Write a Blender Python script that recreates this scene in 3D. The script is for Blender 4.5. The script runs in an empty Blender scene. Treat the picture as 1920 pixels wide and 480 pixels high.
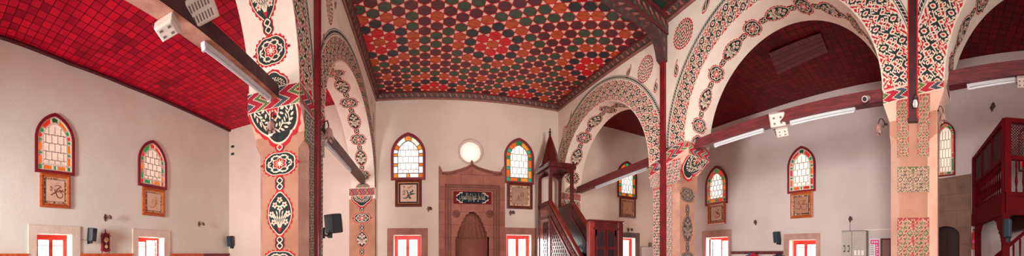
import bpy, bmesh, math, random
from mathutils import Vector, Matrix
from mathutils.geometry import tessellate_polygon
random.seed(7)
PI = math.pi
SC = bpy.context.scene
COL = SC.collection
F = 1920 / PI          # panorama: pixels per radian
XB, Y0, CZ = 800.0, 475.0, 1.6

def th(px): return (px - XB) / F
def zpx(py, r): return CZ + r * (Y0 - py) / F
def at(px, py, r): return Vector((r*math.sin(th(px)), r*math.cos(th(px)), zpx(py, r)))

# ------------------------------------------------------------------ materials
def lin(c):
    out = []
    for v in c:
        v /= 255.0
        out.append(v/12.92 if v <= .04045 else ((v+.055)/1.055)**2.4)
    return tuple(out) + (1.0,)

MATS = {}
def mat(name, col, rough=.6, var=None, vscale=4.0, bump=0.0, bscale=30.0, metal=0.0, detail=4.0, stretch=None, spec=.5, grain=0.0):
    """plain procedural surface: colour varied by noise, optional bump"""
    if name in MATS: return MATS[name]
    m = bpy.data.materials.new(name); m.use_nodes = True
    nt = m.node_tree; b = nt.nodes['Principled BSDF']
    b.inputs['Roughness'].default_value = rough
    b.inputs['Metallic'].default_value = metal
    b.inputs['Specular IOR Level'].default_value = spec
    b.inputs['Base Color'].default_value = lin(col)
    tc = nt.nodes.new('ShaderNodeTexCoord')
    src = tc.outputs['Object']
    if stretch:
        mp = nt.nodes.new('ShaderNodeMapping'); mp.inputs['Scale'].default_value = stretch
        nt.links.new(src, mp.inputs['Vector']); src = mp.outputs['Vector']
    if var:
        n = nt.nodes.new('ShaderNodeTexNoise'); n.inputs['Scale'].default_value = vscale; n.inputs['Detail'].default_value = detail
        nt.links.new(src, n.inputs['Vector'])
        r = nt.nodes.new('ShaderNodeValToRGB')
        r.color_ramp.elements[0].position = .35; r.color_ramp.elements[0].color = lin(var)
        r.color_ramp.elements[1].position = .65; r.color_ramp.elements[1].color = lin(col)
        nt.links.new(n.outputs['Fac'], r.inputs['Fac']); nt.links.new(r.outputs['Color'], b.inputs['Base Color'])
    if bump:
        n2 = nt.nodes.new('ShaderNodeTexNoise'); n2.inputs['Scale'].default_value = bscale; n2.inputs['Detail'].default_value = 6
        nt.links.new(src, n2.inputs['Vector'])
        bp = nt.nodes.new('ShaderNodeBump'); bp.inputs['Strength'].default_value = bump; bp.inputs['Distance'].default_value = .02
        nt.links.new(n2.outputs['Fac'], bp.inputs['Height']); nt.links.new(bp.outputs['Normal'], b.inputs['Normal'])
    MATS[name] = m
    return m

def glass(name, col, k=1.0):
    """window glass that lets diffuse daylight through"""
    if name in MATS: return MATS[name]
    m = bpy.data.materials.new(name); m.use_nodes = True
    nt = m.node_tree; nt.nodes.clear()
    o = nt.nodes.new('ShaderNodeOutputMaterial'); t = nt.nodes.new('ShaderNodeBsdfTranslucent')
    g = nt.nodes.new('ShaderNodeBsdfGlossy'); g.inputs['Roughness'].default_value = .25
    mx = nt.nodes.new('ShaderNodeMixShader'); mx.inputs[0].default_value = .06
    n = nt.nodes.new('ShaderNodeTexNoise'); n.inputs['Scale'].default_value = 14
    tc = nt.nodes.new('ShaderNodeTexCoord'); nt.links.new(tc.outputs['Object'], n.inputs['Vector'])
    r = nt.nodes.new('ShaderNodeValToRGB')
    c = lin(col); d = tuple(v*(.97 if min(col) > 200 else .86) for v in c[:3]) + (1,)
    r.color_ramp.elements[0].position = .3; r.color_ramp.elements[0].color = d
    r.color_ramp.elements[1].position = .6; r.color_ramp.elements[1].color = c
    nt.links.new(n.outputs['Fac'], r.inputs['Fac']); nt.links.new(r.outputs['Color'], t.inputs['Color'])
    nt.links.new(t.outputs[0], mx.inputs[1]); nt.links.new(g.outputs[0], mx.inputs[2]); nt.links.new(mx.outputs[0], o.inputs[0])
    MATS[name] = m
    return m

def grid_mat(name, col, dark, line, cell=.26, lw=.07, rough=.5, rot=0.0, cellx=None):
    """square coffer boards divided by dark joints"""
    m = bpy.data.materials.new(name); m.use_nodes = True
    nt = m.node_tree; b = nt.nodes['Principled BSDF']; b.inputs['Roughness'].default_value = rough; b.inputs['Specular IOR Level'].default_value = .12
    L = nt.links.new
    tc = nt.nodes.new('ShaderNodeTexCoord'); mp = nt.nodes.new('ShaderNodeMapping')
    mp.inputs['Rotation'].default_value = (0, 0, rot)
    mp.inputs['Scale'].default_value = (1/(cellx or cell), 1/cell, 1)
    L(tc.outputs['Object'], mp.inputs['Vector'])
    sx = nt.nodes.new('ShaderNodeSeparateXYZ'); L(mp.outputs['Vector'], sx.inputs[0])
    def fr(o):
        a = nt.nodes.new('ShaderNodeMath'); a.operation = 'FRACT'; L(o, a.inputs[0])
        c = nt.nodes.new('ShaderNodeMath'); c.operation = 'LESS_THAN'; L(a.outputs[0], c.inputs[0]); c.inputs[1].default_value = lw
        return c.outputs[0]
    mx = nt.nodes.new('ShaderNodeMath'); mx.operation = 'MAXIMUM'; L(fr(sx.outputs['X']), mx.inputs[0]); L(fr(sx.outputs['Y']), mx.inputs[1])
    fl = nt.nodes.new('ShaderNodeVectorMath'); fl.operation = 'FLOOR'; L(mp.outputs['Vector'], fl.inputs[0])
    wn = nt.nodes.new('ShaderNodeTexWhiteNoise'); L(fl.outputs[0], wn.inputs['Vector'])
    nz = nt.nodes.new('ShaderNodeTexNoise'); nz.inputs['Scale'].default_value = 1.3; nz.inputs['Detail'].default_value = 5
    L(tc.outputs['Object'], nz.inputs['Vector'])
    add = nt.nodes.new('ShaderNodeMath'); add.operation = 'MULTIPLY_ADD'; L(wn.outputs['Value'], add.inputs[0]); add.inputs[1].default_value = .45; L(nz.outputs['Fac'], add.inputs[2])
    r = nt.nodes.new('ShaderNodeValToRGB'); r.color_ramp.elements[0].position = .4; r.color_ramp.elements[0].color = lin(dark)
    r.color_ramp.elements[1].position = .9; r.color_ramp.elements[1].color = lin(col); L(add.outputs[0], r.inputs['Fac'])
    mix = nt.nodes.new('ShaderNodeMix'); mix.data_type = 'RGBA'
    L(mx.outputs[0], mix.inputs['Factor']); L(r.outputs['Color'], mix.inputs[6]); mix.inputs[7].default_value = lin(line)
    L(mix.outputs[2], b.inputs['Base Color'])
    MATS[name] = m
    return m

def block_mat(name, col, var, line, bw=.55, bh=.3, rough=.85, bump=.25):
    """dressed stone blocks with thin joints (vertical faces, object X and Z)"""
    m = bpy.data.materials.new(name); m.use_nodes = True
    nt = m.node_tree; b = nt.nodes['Principled BSDF']; b.inputs['Roughness'].default_value = rough
    L = nt.links.new
    tc = nt.nodes.new('ShaderNodeTexCoord'); sx = nt.nodes.new('ShaderNodeSeparateXYZ'); L(tc.outputs['Object'], sx.inputs[0])
    cx = nt.nodes.new('ShaderNodeCombineXYZ'); L(sx.outputs['X'], cx.inputs['X']); L(sx.outputs['Z'], cx.inputs['Y'])
    br = nt.nodes.new('ShaderNodeTexBrick'); L(cx.outputs[0], br.inputs['Vector'])
    br.inputs['Scale'].default_value = 1; br.inputs['Brick Width'].default_value = bw; br.inputs['Row Height'].default_value = bh
    br.inputs['Mortar Size'].default_value = .006; br.inputs['Color1'].default_value = lin(col); br.inputs['Color2'].default_value = lin(var); br.inputs['Mortar'].default_value = lin(line)
    n = nt.nodes.new('ShaderNodeTexNoise'); n.inputs['Scale'].default_value = 3.5; n.inputs['Detail'].default_value = 8; L(tc.outputs['Object'], n.inputs['Vector'])
    mix = nt.nodes.new('ShaderNodeMix'); mix.data_type = 'RGBA'; mix.blend_type = 'MULTIPLY'; mix.inputs['Factor'].default_value = .6
    r = nt.nodes.new('ShaderNodeValToRGB'); r.color_ramp.elements[0].position = .3; r.color_ramp.elements[0].color = (.55, .5, .48, 1); r.color_ramp.elements[1].position = .65
    L(n.outputs['Fac'], r.inputs['Fac']); L(br.outputs['Color'], mix.inputs[6]); L(r.outputs['Color'], mix.inputs[7]); L(mix.outputs[2], b.inputs['Base Color'])
    n2 = nt.nodes.new('ShaderNodeTexNoise'); n2.inputs['Scale'].default_value = 25; n2.inputs['Detail'].default_value = 8; L(tc.outputs['Object'], n2.inputs['Vector'])
    bp = nt.nodes.new('ShaderNodeBump'); bp.inputs['Strength'].default_value = bump; bp.inputs['Distance'].default_value = .02
    L(n2.outputs['Fac'], bp.inputs['Height']); L(bp.outputs['Normal'], b.inputs['Normal'])
    MATS[name] = m
    return m

# ------------------------------------------------------------------ mesh builder
class MB:
    def __init__(s, fn=None): s.v = []; s.f = []; s.m = []; s.fn = fn
    def vert(s, p):
        p = s.fn(p) if s.fn else p
        s.v.append((p[0], p[1], p[2])); return len(s.v)-1
    def poly(s, pts, m=0):
        s.f.append([s.vert(p) for p in pts]); s.m.append(m)
    def box(s, x0, x1, y0, y1, z0, z1, m=0):
        i = [s.vert(p) for p in ((x0,y0,z0),(x1,y0,z0),(x1,y1,z0),(x0,y1,z0),(x0,y0,z1),(x1,y0,z1),(x1,y1,z1),(x0,y1,z1))]
        for q in ((3,2,1,0),(4,5,6,7),(0,1,5,4),(1,2,6,5),(2,3,7,6),(3,0,4,7)):
            s.f.append([i[k] for k in q]); s.m.append(m)
    def hexa(s, a, b, m=0):
        """prism between two equal rings of points"""
        n = len(a); ia = [s.vert(p) for p in a]; ib = [s.vert(p) for p in b]
        s.f.append(ia[::-1]); s.m.append(m); s.f.append(ib); s.m.append(m)
        for k in range(n):
            s.f.append([ia[k], ia[(k+1) % n], ib[(k+1) % n], ib[k]]); s.m.append(m)
    def rings(s, rings, m=0, close=True, cap=True):
        ids = [[s.vert(p) for p in r] for r in rings]
        n = len(ids[0])
        for a, b in zip(ids, ids[1:]):
            for k in range(n if close else n-1):
                s.f.append([a[k], a[(k+1) % n], b[(k+1) % n], b[k]]); s.m.append(m)
        if cap:
            s.f.append(ids[0][::-1]); s.m.append(m); s.f.append(ids[-1]); s.m.append(m)
    def lathe(s, prof, c=(0,0,0), axis='z', n=16, m=0):
        rs = []
        for r, h in prof:
            ring = []
            for k in range(n):
                a = 2*PI*k/n; x, y = r*math.cos(a), r*math.sin(a)
                if axis == 'z': p = (c[0]+x, c[1]+y, c[2]+h)
                elif axis == 'y': p = (c[0]+x, c[1]+h, c[2]+y)
                else: p = (c[0]+h, c[1]+x, c[2]+y)
                ring.append(p)
            rs.append(ring)
        s.rings(rs, m)
    def tube(s, pts, r, n=8, m=0):
        pts = [Vector(p) for p in pts]; rs = []
        rr = r if isinstance(r, (list, tuple)) else [r]*len(pts)
        for i, p in enumerate(pts):
            d = (pts[min(i+1, len(pts)-1)] - pts[max(i-1, 0)]).normalized()
            a = d.cross(Vector((0,0,1)))
            if a.length < 1e-3: a = d.cross(Vector((1,0,0)))
            a.normalize(); b = d.cross(a)
            rs.append([p + rr[i]*(math.cos(2*PI*k/n)*a + math.sin(2*PI*k/n)*b) for k in range(n)])
        s.rings(rs, m)
    def bar(s, a, b, w, h, m=0, up=(0,0,1)):
        """square bar between two points: w across, h along up"""
        a, b = Vector(a), Vector(b); d = (b-a).normalized(); up = Vector(up)
        x = d.cross(up).normalized(); z = x.cross(d).normalized()
        q = [(-w/2,-h/2),(w/2,-h/2),(w/2,h/2),(-w/2,h/2)]
        s.hexa([a + x*i + z*j for i, j in q], [b + x*i + z*j for i, j in q], m)
    def plate(s, outer, holes, y0, y1, m=0, mr=None):
        """flat plate in x-z with holes, from depth y0 (front) to y1"""
        loops = [outer] + list(holes)
        pts = [p for l in loops for p in l]
        tri = tessellate_polygon([[Vector((p[0], p[1], 0)) for p in l] for l in loops])
        fi = [s.vert((p[0], y0, p[1])) for p in pts]; bi = [s.vert((p[0], y1, p[1])) for p in pts]
        for t in tri:
            a, b, c = (pts[k] for k in t)
            cr = (b[0]-a[0])*(c[1]-a[1]) - (b[1]-a[1])*(c[0]-a[0])
            t = tuple(t) if cr > 0 else tuple(t)[::-1]
            s.f.append([fi[k] for k in t]); s.m.append(m)
            s.f.append([bi[k] for k in t][::-1]); s.m.append(m)
        o = 0
        for l in loops:
            n = len(l)
            for k in range(n):
                a, b = o+k, o+(k+1) % n
                s.f.append([fi[a], fi[b], bi[b], bi[a]]); s.m.append(m if mr is None else mr)
            o += n
    def build(s, name, mats, parent=None, smooth=False, loc=None, rot=0.0, bevel=0.0, fix=True):
        me = bpy.data.meshes.new(name); me.from_pydata(s.v, [], s.f)
        if not isinstance(mats, (list, tuple)): mats = [mats]
        for k in mats: me.materials.append(k)
        for p, k in zip(me.polygons, s.m): p.material_index = k
        if fix:
            bm = bmesh.new(); bm.from_mesh(me)
            bmesh.ops.recalc_face_normals(bm, faces=bm.faces); bm.to_mesh(me); bm.free()
        if smooth:
            for p in me.polygons: p.use_smooth = True
            try: me.set_sharp_from_angle(angle=math.radians(38))
            except Exception: pass
        o = bpy.data.objects.new(name, me); COL.objects.link(o)
        if parent: o.parent = parent
        if loc is not None: o.location = loc; o.rotation_euler = (0,0,rot)
        if bevel:
            b = o.modifiers.new('Bevel', 'BEVEL'); b.width = bevel; b.segments = 2; b.limit_method = 'ANGLE'
        return o

def tag(o, label, cat, group=None, kind=None):
    if label: o['label'] = label
    if cat: o['category'] = cat
    if group: o['group'] = group
    if kind: o['kind'] = kind
    return o
def thing(name, label, cat, loc=(0,0,0), rot=0.0, group=None, kind=None):
    o = bpy.data.objects.new(name, None); COL.objects.link(o); o.empty_display_size = .1
    o.location = loc; o.rotation_euler = (0,0,rot)
    return tag(o, label, cat, group, kind)
def copy_tree(o, parent=None):
    c = o.copy(); COL.objects.link(c); c.parent = parent
    for ch in list(o.children): copy_tree(ch, c)
    return c

# a vertical plane seen from the room: X to the right along it, Y into it, Z up
class Plane:
    def __init__(s, p0, p1):
        s.p0 = Vector(p0); s.p1 = Vector(p1); s.u = (s.p1-s.p0).normalized(); s.n = Vector((-s.u.y, s.u.x))
        s.rot = math.atan2(s.u.y, s.u.x); s.len = (s.p1-s.p0).length
    def hit(s, px, off=0.0):
        """distance along the plane and range where the sight line at pixel column px meets it (off metres in front)"""
        d = Vector((math.sin(th(px)), math.cos(th(px)))); q = s.p0 - s.n*off
        den = d.x*s.n.x + d.y*s.n.y
        r = (q.x*s.n.x + q.y*s.n.y)/den
        p = d*r - q
        return p.dot(s.u), r
    def loc(s, px, py, off=0.0):
        a, r = s.hit(px, off); return a, zpx(py, r)
    def pt(s, a, y=0.0, z=0.0):
        p = s.p0 + s.u*a + s.n*y; return Vector((p.x, p.y, z))

# ------------------------------------------------------------------ painted ornament (2-D shapes)
def leaf(cx, cy, L, W, ang):
    out = []
    for x, y in ((0,0),(.2,.38),(.5,.5),(.78,.3),(1,0),(.78,-.3),(.5,-.5),(.2,-.38)):
        x, y = (x-.5)*L, y*W
        out.append((cx + x*math.cos(ang) - y*math.sin(ang), cy + x*math.sin(ang) + y*math.cos(ang)))
    return out
def lobed(cx, cy, rx, ry, n, amp, rot=0.0, N=None, p=2.0):
    N = N or n*5; out = []
    for k in range(N):
        a = 2*PI*k/N; e = 1 - amp + amp*abs(math.sin(n*a/2))
        c, s_ = math.cos(a), math.sin(a)
        q = (abs(c)**p + abs(s_)**p)**(-1/p)
        x, y = rx*e*q*c, ry*e*q*s_
        out.append((cx + x*math.cos(rot) - y*math.sin(rot), cy + x*math.sin(rot) + y*math.cos(rot)))
    return out
def oval(cx, cy, a, b, k=1.0, n=0, amp=0.0, N=48):
    """oval with pointed top and bottom"""
    out = []
    for i in range(N):
        t = 2*PI*i/N; e = k*(1 - amp + amp*abs(math.sin(n*t/2))) if n else k
        c, s_ = math.cos(t), math.sin(t)
        tip = 1 + .10*max(0, abs(s_)-.9)*10
        out.append((cx + a*e*c*(1-.12*s_*s_), cy + b*e*s_*tip))
    return out
def stroke(pts, w):
    """ribbon of constant or varying width as a list of quads"""
    out = []; n = len(pts); ws = w if isinstance(w, (list, tuple)) else [w]*n
    L, R = [], []
    for i, p in enumerate(pts):
        a, b = pts[max(i-1,0)], pts[min(i+1,n-1)]
        dx, dy = b[0]-a[0], b[1]-a[1]; l = math.hypot(dx, dy) or 1
        nx, ny = -dy/l*ws[i]/2, dx/l*ws[i]/2
        L.append((p[0]+nx, p[1]+ny)); R.append((p[0]-nx, p[1]-ny))
    for i in range(n-1): out.append([L[i], R[i], R[i+1], L[i+1]])
    return out
def spline(pts, k=6):
    """smooth curve through points"""
    out = []; n = len(pts)
    for i in range(n-1):
        p0, p1, p2, p3 = pts[max(i-1,0)], pts[i], pts[i+1], pts[min(i+2,n-1)]
        for j in range(k):
            t = j/k
            out.append(tuple(.5*((2*p1[d]) + (-p0[d]+p2[d])*t + (2*p0[d]-5*p1[d]+4*p2[d]-p3[d])*t*t + (-p0[d]+3*p1[d]-3*p2[d]+p3[d])*t**3) for d in range(2)))
    out.append(tuple(pts[-1])); return out
def clip_half(poly, nx, ny, c):
    """keep nx*x+ny*y <= c of a convex polygon"""
    out = []; n = len(poly)
    for i in range(n):
        a, b = poly[i], poly[(i+1) % n]
        da, db = nx*a[0]+ny*a[1]-c, nx*b[0]+ny*b[1]-c
        if da <= 0: out.append(a)
        if (da < 0 < db) or (db < 0 < da):
            t = da/(da-db); out.append((a[0]+(b[0]-a[0])*t, a[1]+(b[1]-a[1])*t))
    return out
class Paint:
    """paints 2-D shapes onto a surface: fn(s, t, lift) -> point. slab: cut along s so that shapes follow a curve; box: clip"""
    def __init__(s, mb, fn, slab=0.0, box=None, step=.0016):
        s.mb, s.fn, s.slab, s.box, s.step = mb, fn, slab, box, step; s.n = 0; s.jit = True
    def __call__(s, poly, m, layer=1):
        poly = [(p[0], p[1]) for p in poly]
        if s.jit: s.n = (s.n + 1) % 48; layer = layer + s.n*.018
        if len(poly) > 4 or s.slab or s.box:
            tri = [[poly[k] for k in t] for t in tessellate_polygon([[Vector((p[0], p[1], 0)) for p in poly]])] if len(poly) > 3 else [poly]
        else: tri = [poly]
        for t in tri:
            if s.box:
                x0, x1, y0, y1 = s.box
                for h in ((-1,0,-x0),(1,0,x1),(0,-1,-y0),(0,1,y1)):
                    if t: t = clip_half(t, *h)
                if len(t) < 3: continue
            parts = [t]
            if s.slab:
                lo = min(p[0] for p in t); hi = max(p[0] for p in t); parts = []
                k = math.floor(lo/s.slab)
                while k*s.slab < hi:
                    q = clip_half(clip_half(t, -1, 0, -k*s.slab), 1, 0, (k+1)*s.slab)
                    if len(q) >= 3: parts.append(q)
                    k += 1
            for q in parts: s.mb.poly([s.fn(p[0], p[1], layer*s.step) for p in q], m)
    def many(s, polys, m, layer=1):
        for p in polys: s(p, m, layer)
# colour slots shared by every painted surface: 0 ground, 1 red, 2 black, 3 cream, 4 green
def band_tile(P, s0, L, W, t0=0.0, R=1, K=2, C=3, edge=True):
    """one repeat of the scrolling arabesque, s0..s0+L along, width W about t0: dark lobes in quincunx on red, pale vines and tulips"""
    X = lambda s: s0 + s*L
    Y = lambda t: t0 + t*W
    w = min(L, W*.6)
    if edge:
        up = [(X(i/12), Y(.455 + .045*abs(math.sin(PI*i/4)))) for i in range(13)]
        dn = [(X(i/12), Y(-.455 - .045*abs(math.sin(PI*i/4)))) for i in range(13)]
        for i in range(12): P([up[i], up[i+1], dn[i+1], dn[i]], R, 1)
    else: P([(X(0),Y(-.5)),(X(1),Y(-.5)),(X(1),Y(.5)),(X(0),Y(.5))], R, 1)
    for cx, cy, rx, ry in ((.5,0,.47*L,.25*W), (0,.29,.43*L,.20*W), (0,-.29,.43*L,.20*W)):
        P(lobed(X(cx), Y(cy), rx, ry, 6, .24, PI/6, 30), C, 2)
        P(lobed(X(cx), Y(cy), rx*.89, ry*.89, 6, .24, PI/6, 30), K, 3)
    lw = .05*w
    for sg in (-1, 1):
        P.many(stroke(spline([(X(0),Y(sg*.08)),(X(.25),Y(sg*.2)),(X(.5),Y(sg*.06)),(X(.75),Y(sg*.2)),(X(1),Y(sg*.08))], 3), lw), C, 4)
        P.many(stroke([(X(.12),Y(sg*.47)),(X(.5),Y(sg*.27)),(X(.88),Y(sg*.47))], lw), C, 4)
    for cx, cy, up_ in ((.5,.12,1), (.5,-.12,-1), (0,.30,1), (0,-.30,-1)):
        P(leaf(X(cx), Y(cy), .36*w, .26*w, PI/2), C, 5); P(leaf(X(cx), Y(cy), .2*w, .12*w, PI/2), R, 6)
    for q in (-1, 1):
        P(leaf(X(.5+q*.28), Y(0), .26*w, .2*w, 0), C, 5); P(leaf(X(.5+q*.28), Y(0), .13*w, .09*w, 0), R, 6)
        for sg in (-1, 1):
            P(leaf(X(.5+q*.27), Y(sg*.12), .22*w, .09*w, sg*q*.9), C, 5)
            P(leaf(X(.5+q*.22), Y(sg*.33), .24*w, .11*w, -sg*q*.7), C, 5)
            P(leaf(X(.5+q*.10), Y(sg*.43), .18*w, .09*w, sg*q*.5), C, 5)
            P(leaf(X(.5+q*.36), Y(sg*.42), .2*w, .09*w, sg*q*.9), C, 5)
            P(leaf(X(.5+q*.30), Y(sg*.24), .16*w, .08*w, sg*q*.2), C, 5)
    P(leaf(X(.5), Y(.36), .2*w, .13*w, PI/2), C, 5); P(leaf(X(.5), Y(-.36), .2*w, .13*w, PI/2), C, 5)
    P(leaf(X(0), Y(0), .3*w, .2*w, PI/2), C, 5); P(leaf(X(0), Y(0), .15*w, .1*w, PI/2), K, 6)
def vase_medallion(P, s, t, L, W):
    """pointed oval, black with flowers, red scalloped rim; long axis along s"""
    f = lambda pts: [(s + y, t + x) for x, y in pts]
    a, b = W/2, L/2
    P(f(oval(0,0,a,b,1.0,22,.09,88)), 1, 1); P(f(oval(0,0,a*.86,b*.88)), 3, 2); P(f(oval(0,0,a*.80,b*.83)), 2, 3)
    for k in range(-3, 4):
        e = k/3
        P.many(stroke([(s + y, t + x) for x, y in spline([(0,-.72*b),(e*.30*a,-.3*b),(e*.66*a,.10*b - abs(e)*.12*b)],4)], .022*W), 3, 4)
        P(f(leaf(e*.46*a, -.18*b+abs(e)*.06*b, .22*b, .055*W, PI/2 - e*.75)), 3, 5)
        P(f(leaf(e*.62*a, .12*b - abs(e)*.22*b, .2*b, .05*W, PI/2 - e*1.1)), 3, 5)
        if k % 2: P(f(leaf(e*.34*a, -.42*b, .18*b, .045*W, PI/2 - e*1.3)), 3, 5)
    for x, y in ((0,.6),(-.34,.38),(.34,.38),(-.02,.24),(-.58,-.02),(.58,-.02),(-.42,-.38),(.42,-.38)):
        P(f(lobed(x*a, y*b, .11*W, .11*W, 5, .45, .3, 20)), 3, 5); P(f(lobed(x*a, y*b, .035*W, .035*W, 4, 0, 0, 6)), 1, 6)
    P(f([(-.16*a,-.62*b),(.16*a,-.62*b),(0,-.84*b)]), 1, 5)
def rosette_medallion(P, s, t, L, W, tails=True):
    """wide cartouche, black with cream vine, red lattice heart; W across t"""
    f = lambda pts: [(s + y, t + x) for x, y in pts]
    a, b = W/2, L/2
    if tails:
        for sg in (-1, 1):
            P(f(leaf(sg*a*1.05, 0, .24*a, .2*b, 0)), 1, 1); P(f(leaf(sg*a*1.03, 0, .14*a, .1*b, 0)), 2, 2)
    P(f(lobed(0,0,a,b,24,.1,0,96,2.8)), 1, 1); P(f(lobed(0,0,a*.88,b*.88,8,.05,0,48,2.8)), 3, 2); P(f(lobed(0,0,a*.82,b*.82,8,.05,0,48,2.8)), 2, 3)
    ring = [(.62*a*math.cos(k*PI/12)*(1+.12*math.cos(k*PI/2*1.0)), .62*b*math.sin(k*PI/12)*(1+.12*math.cos(k*PI/2))) for k in range(25)]
    P.many(stroke([(s+y, t+x) for x, y in ring], .035*W), 3, 4)
    for k in range(12):
        g = k*PI/6 + .26
        P(f(leaf(.66*a*math.cos(g), .66*b*math.sin(g), .2*b, .1*b, g + 1.1)), 3, 5)
    for k in range(8):
        g = k*PI/4
        P(f(leaf(.55*a*math.cos(g), .5*b*math.sin(g), .2*b, .1*b, g)), 3, 5)
    P(f(lobed(0,0,.44*a,.5*b,6,.25,0,36)), 3, 5); P(f(lobed(0,0,.38*a,.43*b,6,.25,0,36)), 1, 6)
    for g in (.8, -.8, PI/2, 0):
        P(f(leaf(0,0,.7*b,.035*W,g)), 3, 7)
    for k in range(6):
        g = k*PI/3 + PI/6; P(f(leaf(.22*a*math.cos(g), .25*b*math.sin(g), .13*b, .09*b, g)), 3, 7)
def knot(P, s, t, L, W):
    f = lambda pts: [(s + y, t + x) for x, y in pts]
    P(f(lobed(0,0,W/2,L/2,8,.12,0,40,4)), 1, 1); P(f(lobed(0,0,W*.41,L*.44,8,.1,0,40,4)), 2, 2)
    for ph in (0, PI):
        P.many(stroke([(s + L*.42*(k/12*2-1), t + W*.26*math.sin(ph + k/12*2*PI)) for k in range(13)], .1*W), 3, 3)
    P(f(leaf(0, L*.5, .22*L, .2*W, PI/2)), 1, 1); P(f(leaf(0, -L*.5, .22*L, .2*W, PI/2)), 1, 1)
def lunette(P, s, t, L, W, up=1):
    """half rosette against the capital"""
    f = lambda pts: [(s + up*y, t + x) for x, y in pts]
    def half(a, b, n, amp): return [(a*math.cos(PI*k/24)*(1-amp+amp*abs(math.sin(n*k*PI/48))), b*(math.sin(PI*k/24)*(1-amp+amp*abs(math.sin(n*k*PI/48))) + .22*max(0, math.sin(PI*k/24)-.85)/.15)) for k in range(25)]
    a = W/2
    P(f(half(a, L, 18, .08)), 1, 1); P(f(half(a*.9, L*.86, 6, .04)), 3, 2); P(f(half(a*.85, L*.8, 6, .04)), 2, 3)
    vine = [(.62*a*math.cos(PI*k/16)*(1+.10*math.cos(k*PI/2)), .52*L*math.sin(PI*k/16)*(1+.14*math.cos(k*PI/2))) for k in range(17)]
    P.many(stroke(f(vine), .035*L), 3, 4)
    for k in range(13):
        g = PI*(k+.5)/13
        P(f(leaf(.70*a*math.cos(g), .60*L*math.sin(g), .17*L, .07*L, g+.9)), 3, 4)
        P(f(leaf(.52*a*math.cos(g), .44*L*math.sin(g), .15*L, .06*L, g-.8)), 3, 5)
        if k % 2 == 0: P(f(leaf(.36*a*math.cos(g), .28*L*math.sin(g), .16*L, .07*L, g+.3)), 3, 5)
    P(f([(-.26*a,0),(.26*a,0),(.2*a,.12*L),(.1*a,.26*L),(0,.34*L),(-.1*a,.26*L),(-.2*a,.12*L)]), 3, 5); P(f([(-.22*a,0),(.22*a,0),(.17*a,.1*L),(.08*a,.22*L),(0,.29*L),(-.08*a,.22*L),(-.17*a,.1*L)]), 1, 6)
    for q in (-.5,0,.5): P(f(leaf(q*.22*a,.10*L,.14*L,.05*L,PI/2-q)), 3, 7)
def oval_arabesque(P, cx, cy, rx, ry, rot=0.0, seed=0):
    P(lobed(cx,cy,rx,ry,26,.09,rot,104), 1, 1); P(lobed(cx,cy,rx*.88,ry*.88,8,.02,rot,40), 3, 2)
    rg = random.Random(seed)
    for ring, n in ((.76, 20), (.56, 15), (.36, 10), (.14, 4)):
        for k in range(n):
            g = 2*PI*k/n + ring*3; x, y = rx*ring*math.cos(g), ry*ring*math.sin(g)
            x, y = cx + x*math.cos(rot) - y*math.sin(rot), cy + x*math.sin(rot) + y*math.cos(rot)
            P(leaf(x, y, .25*rx, .11*rx, g+rot+1.0+.6*(k%2)), 1 if k % 3 == 0 else 2, 3)
            P(leaf(x+.06*rx, y+.05*rx, .19*rx, .07*rx, g+rot-.7), 2 if k % 2 else 1, 3)
def paisley(P, cx, cy, L, W, rot, flip=1):
    base = spline([(-.5,.0),(-.25,.42),(.1,.4),(.3,.12),(.62,.22),(.42,-.12),(.1,-.36),(-.3,-.38),(-.5,0)], 4)[:-1]
    def tr(k, dx=0):
        return [(cx + (x*k+dx)*L*math.cos(rot) - y*k*W*flip*math.sin(rot), cy + (x*k+dx)*L*math.sin(rot) + y*k*W*flip*math.cos(rot)) for x, y in base]
    P(tr(1.0), 1, 1); P(tr(.8, -.02), 3, 2); P(tr(.62, -.04), 2, 3)
    P(leaf(cx - .1*L*math.cos(rot), cy - .1*L*math.sin(rot), .4*L, .16*W, rot+.3), 3, 4)
def zigzag(P, s0, s1, z0, z1, period=.46):
    """stepped flame chevrons: red, green and slate fields between cream lines, wandering sideways with height"""
    Q = Paint(P.mb, P.fn, P.slab, (s0, s1, z0, z1), P.step); Q.jit = False
    seq = [(5,.27),(3,.035),(7,.15),(3,.035),(5,.25),(3,.035),(6,.19),(3,.035)]
    H = z1-z0; rows = max(10, int(H/.011))
    for i in range(rows):
        ph = ((i+.5)/rows*1.5) % 1.0; off = (abs(ph-.5)*2)*min(period*.36, H*.62)
        za, zb = z0 + i*H/rows, z0 + (i+1)*H/rows
        s = s0 - period*1.5 + off
        while s < s1:
            for c, w in seq:
                w *= period
                if s < s1 and s+w > s0: Q([(s,za),(s+w,za),(s+w,zb),(s,zb)], c, 1)
                s += w
    for z in (z0, z1-.012): Q([(s0,z),(s1,z),(s1,z+.012),(s0,z+.012)], 3, 2)
# ------------------------------------------------------------------ materials of the building
M = {}
M['plaster_left'] = mat('plaster_left', (232,226,216), .9, (226,217,206), 1.2, .12, 18)
M['plaster_back'] = mat('plaster_back', (228,202,188), .9, (220,192,177), 1.0, .12, 18)
M['plaster_right'] = mat('plaster_right', (218,199,192), .9, (209,188,181), .9, .12, 18)
M['cream'] = mat('painted_cream', (242,220,204), .85, (232,206,190), 2.5, .1, 30)
M['red'] = mat('painted_red', (205,20,32), .8, (178,16,30), 9)
M['black'] = mat('painted_black', (24,26,25), .8, (38,42,38), 12)
M['green'] = mat('painted_green', (70,84,52), .8, (48,64,46), 12)
M['pale'] = mat('painted_pale_line', (240,216,192), .85, (226,196,172), 10)
PAINT = [M['cream'], M['red'], M['black'], M['pale'], M['green']]
M['grey_red'] = mat('dull_red', (112,66,60), .9, (96,62,56), 12)  # greyer, duller copies of the medallion colours
M['grey_dark'] = mat('dull_black', (62,56,52), .9, (78,68,62), 12)
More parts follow.
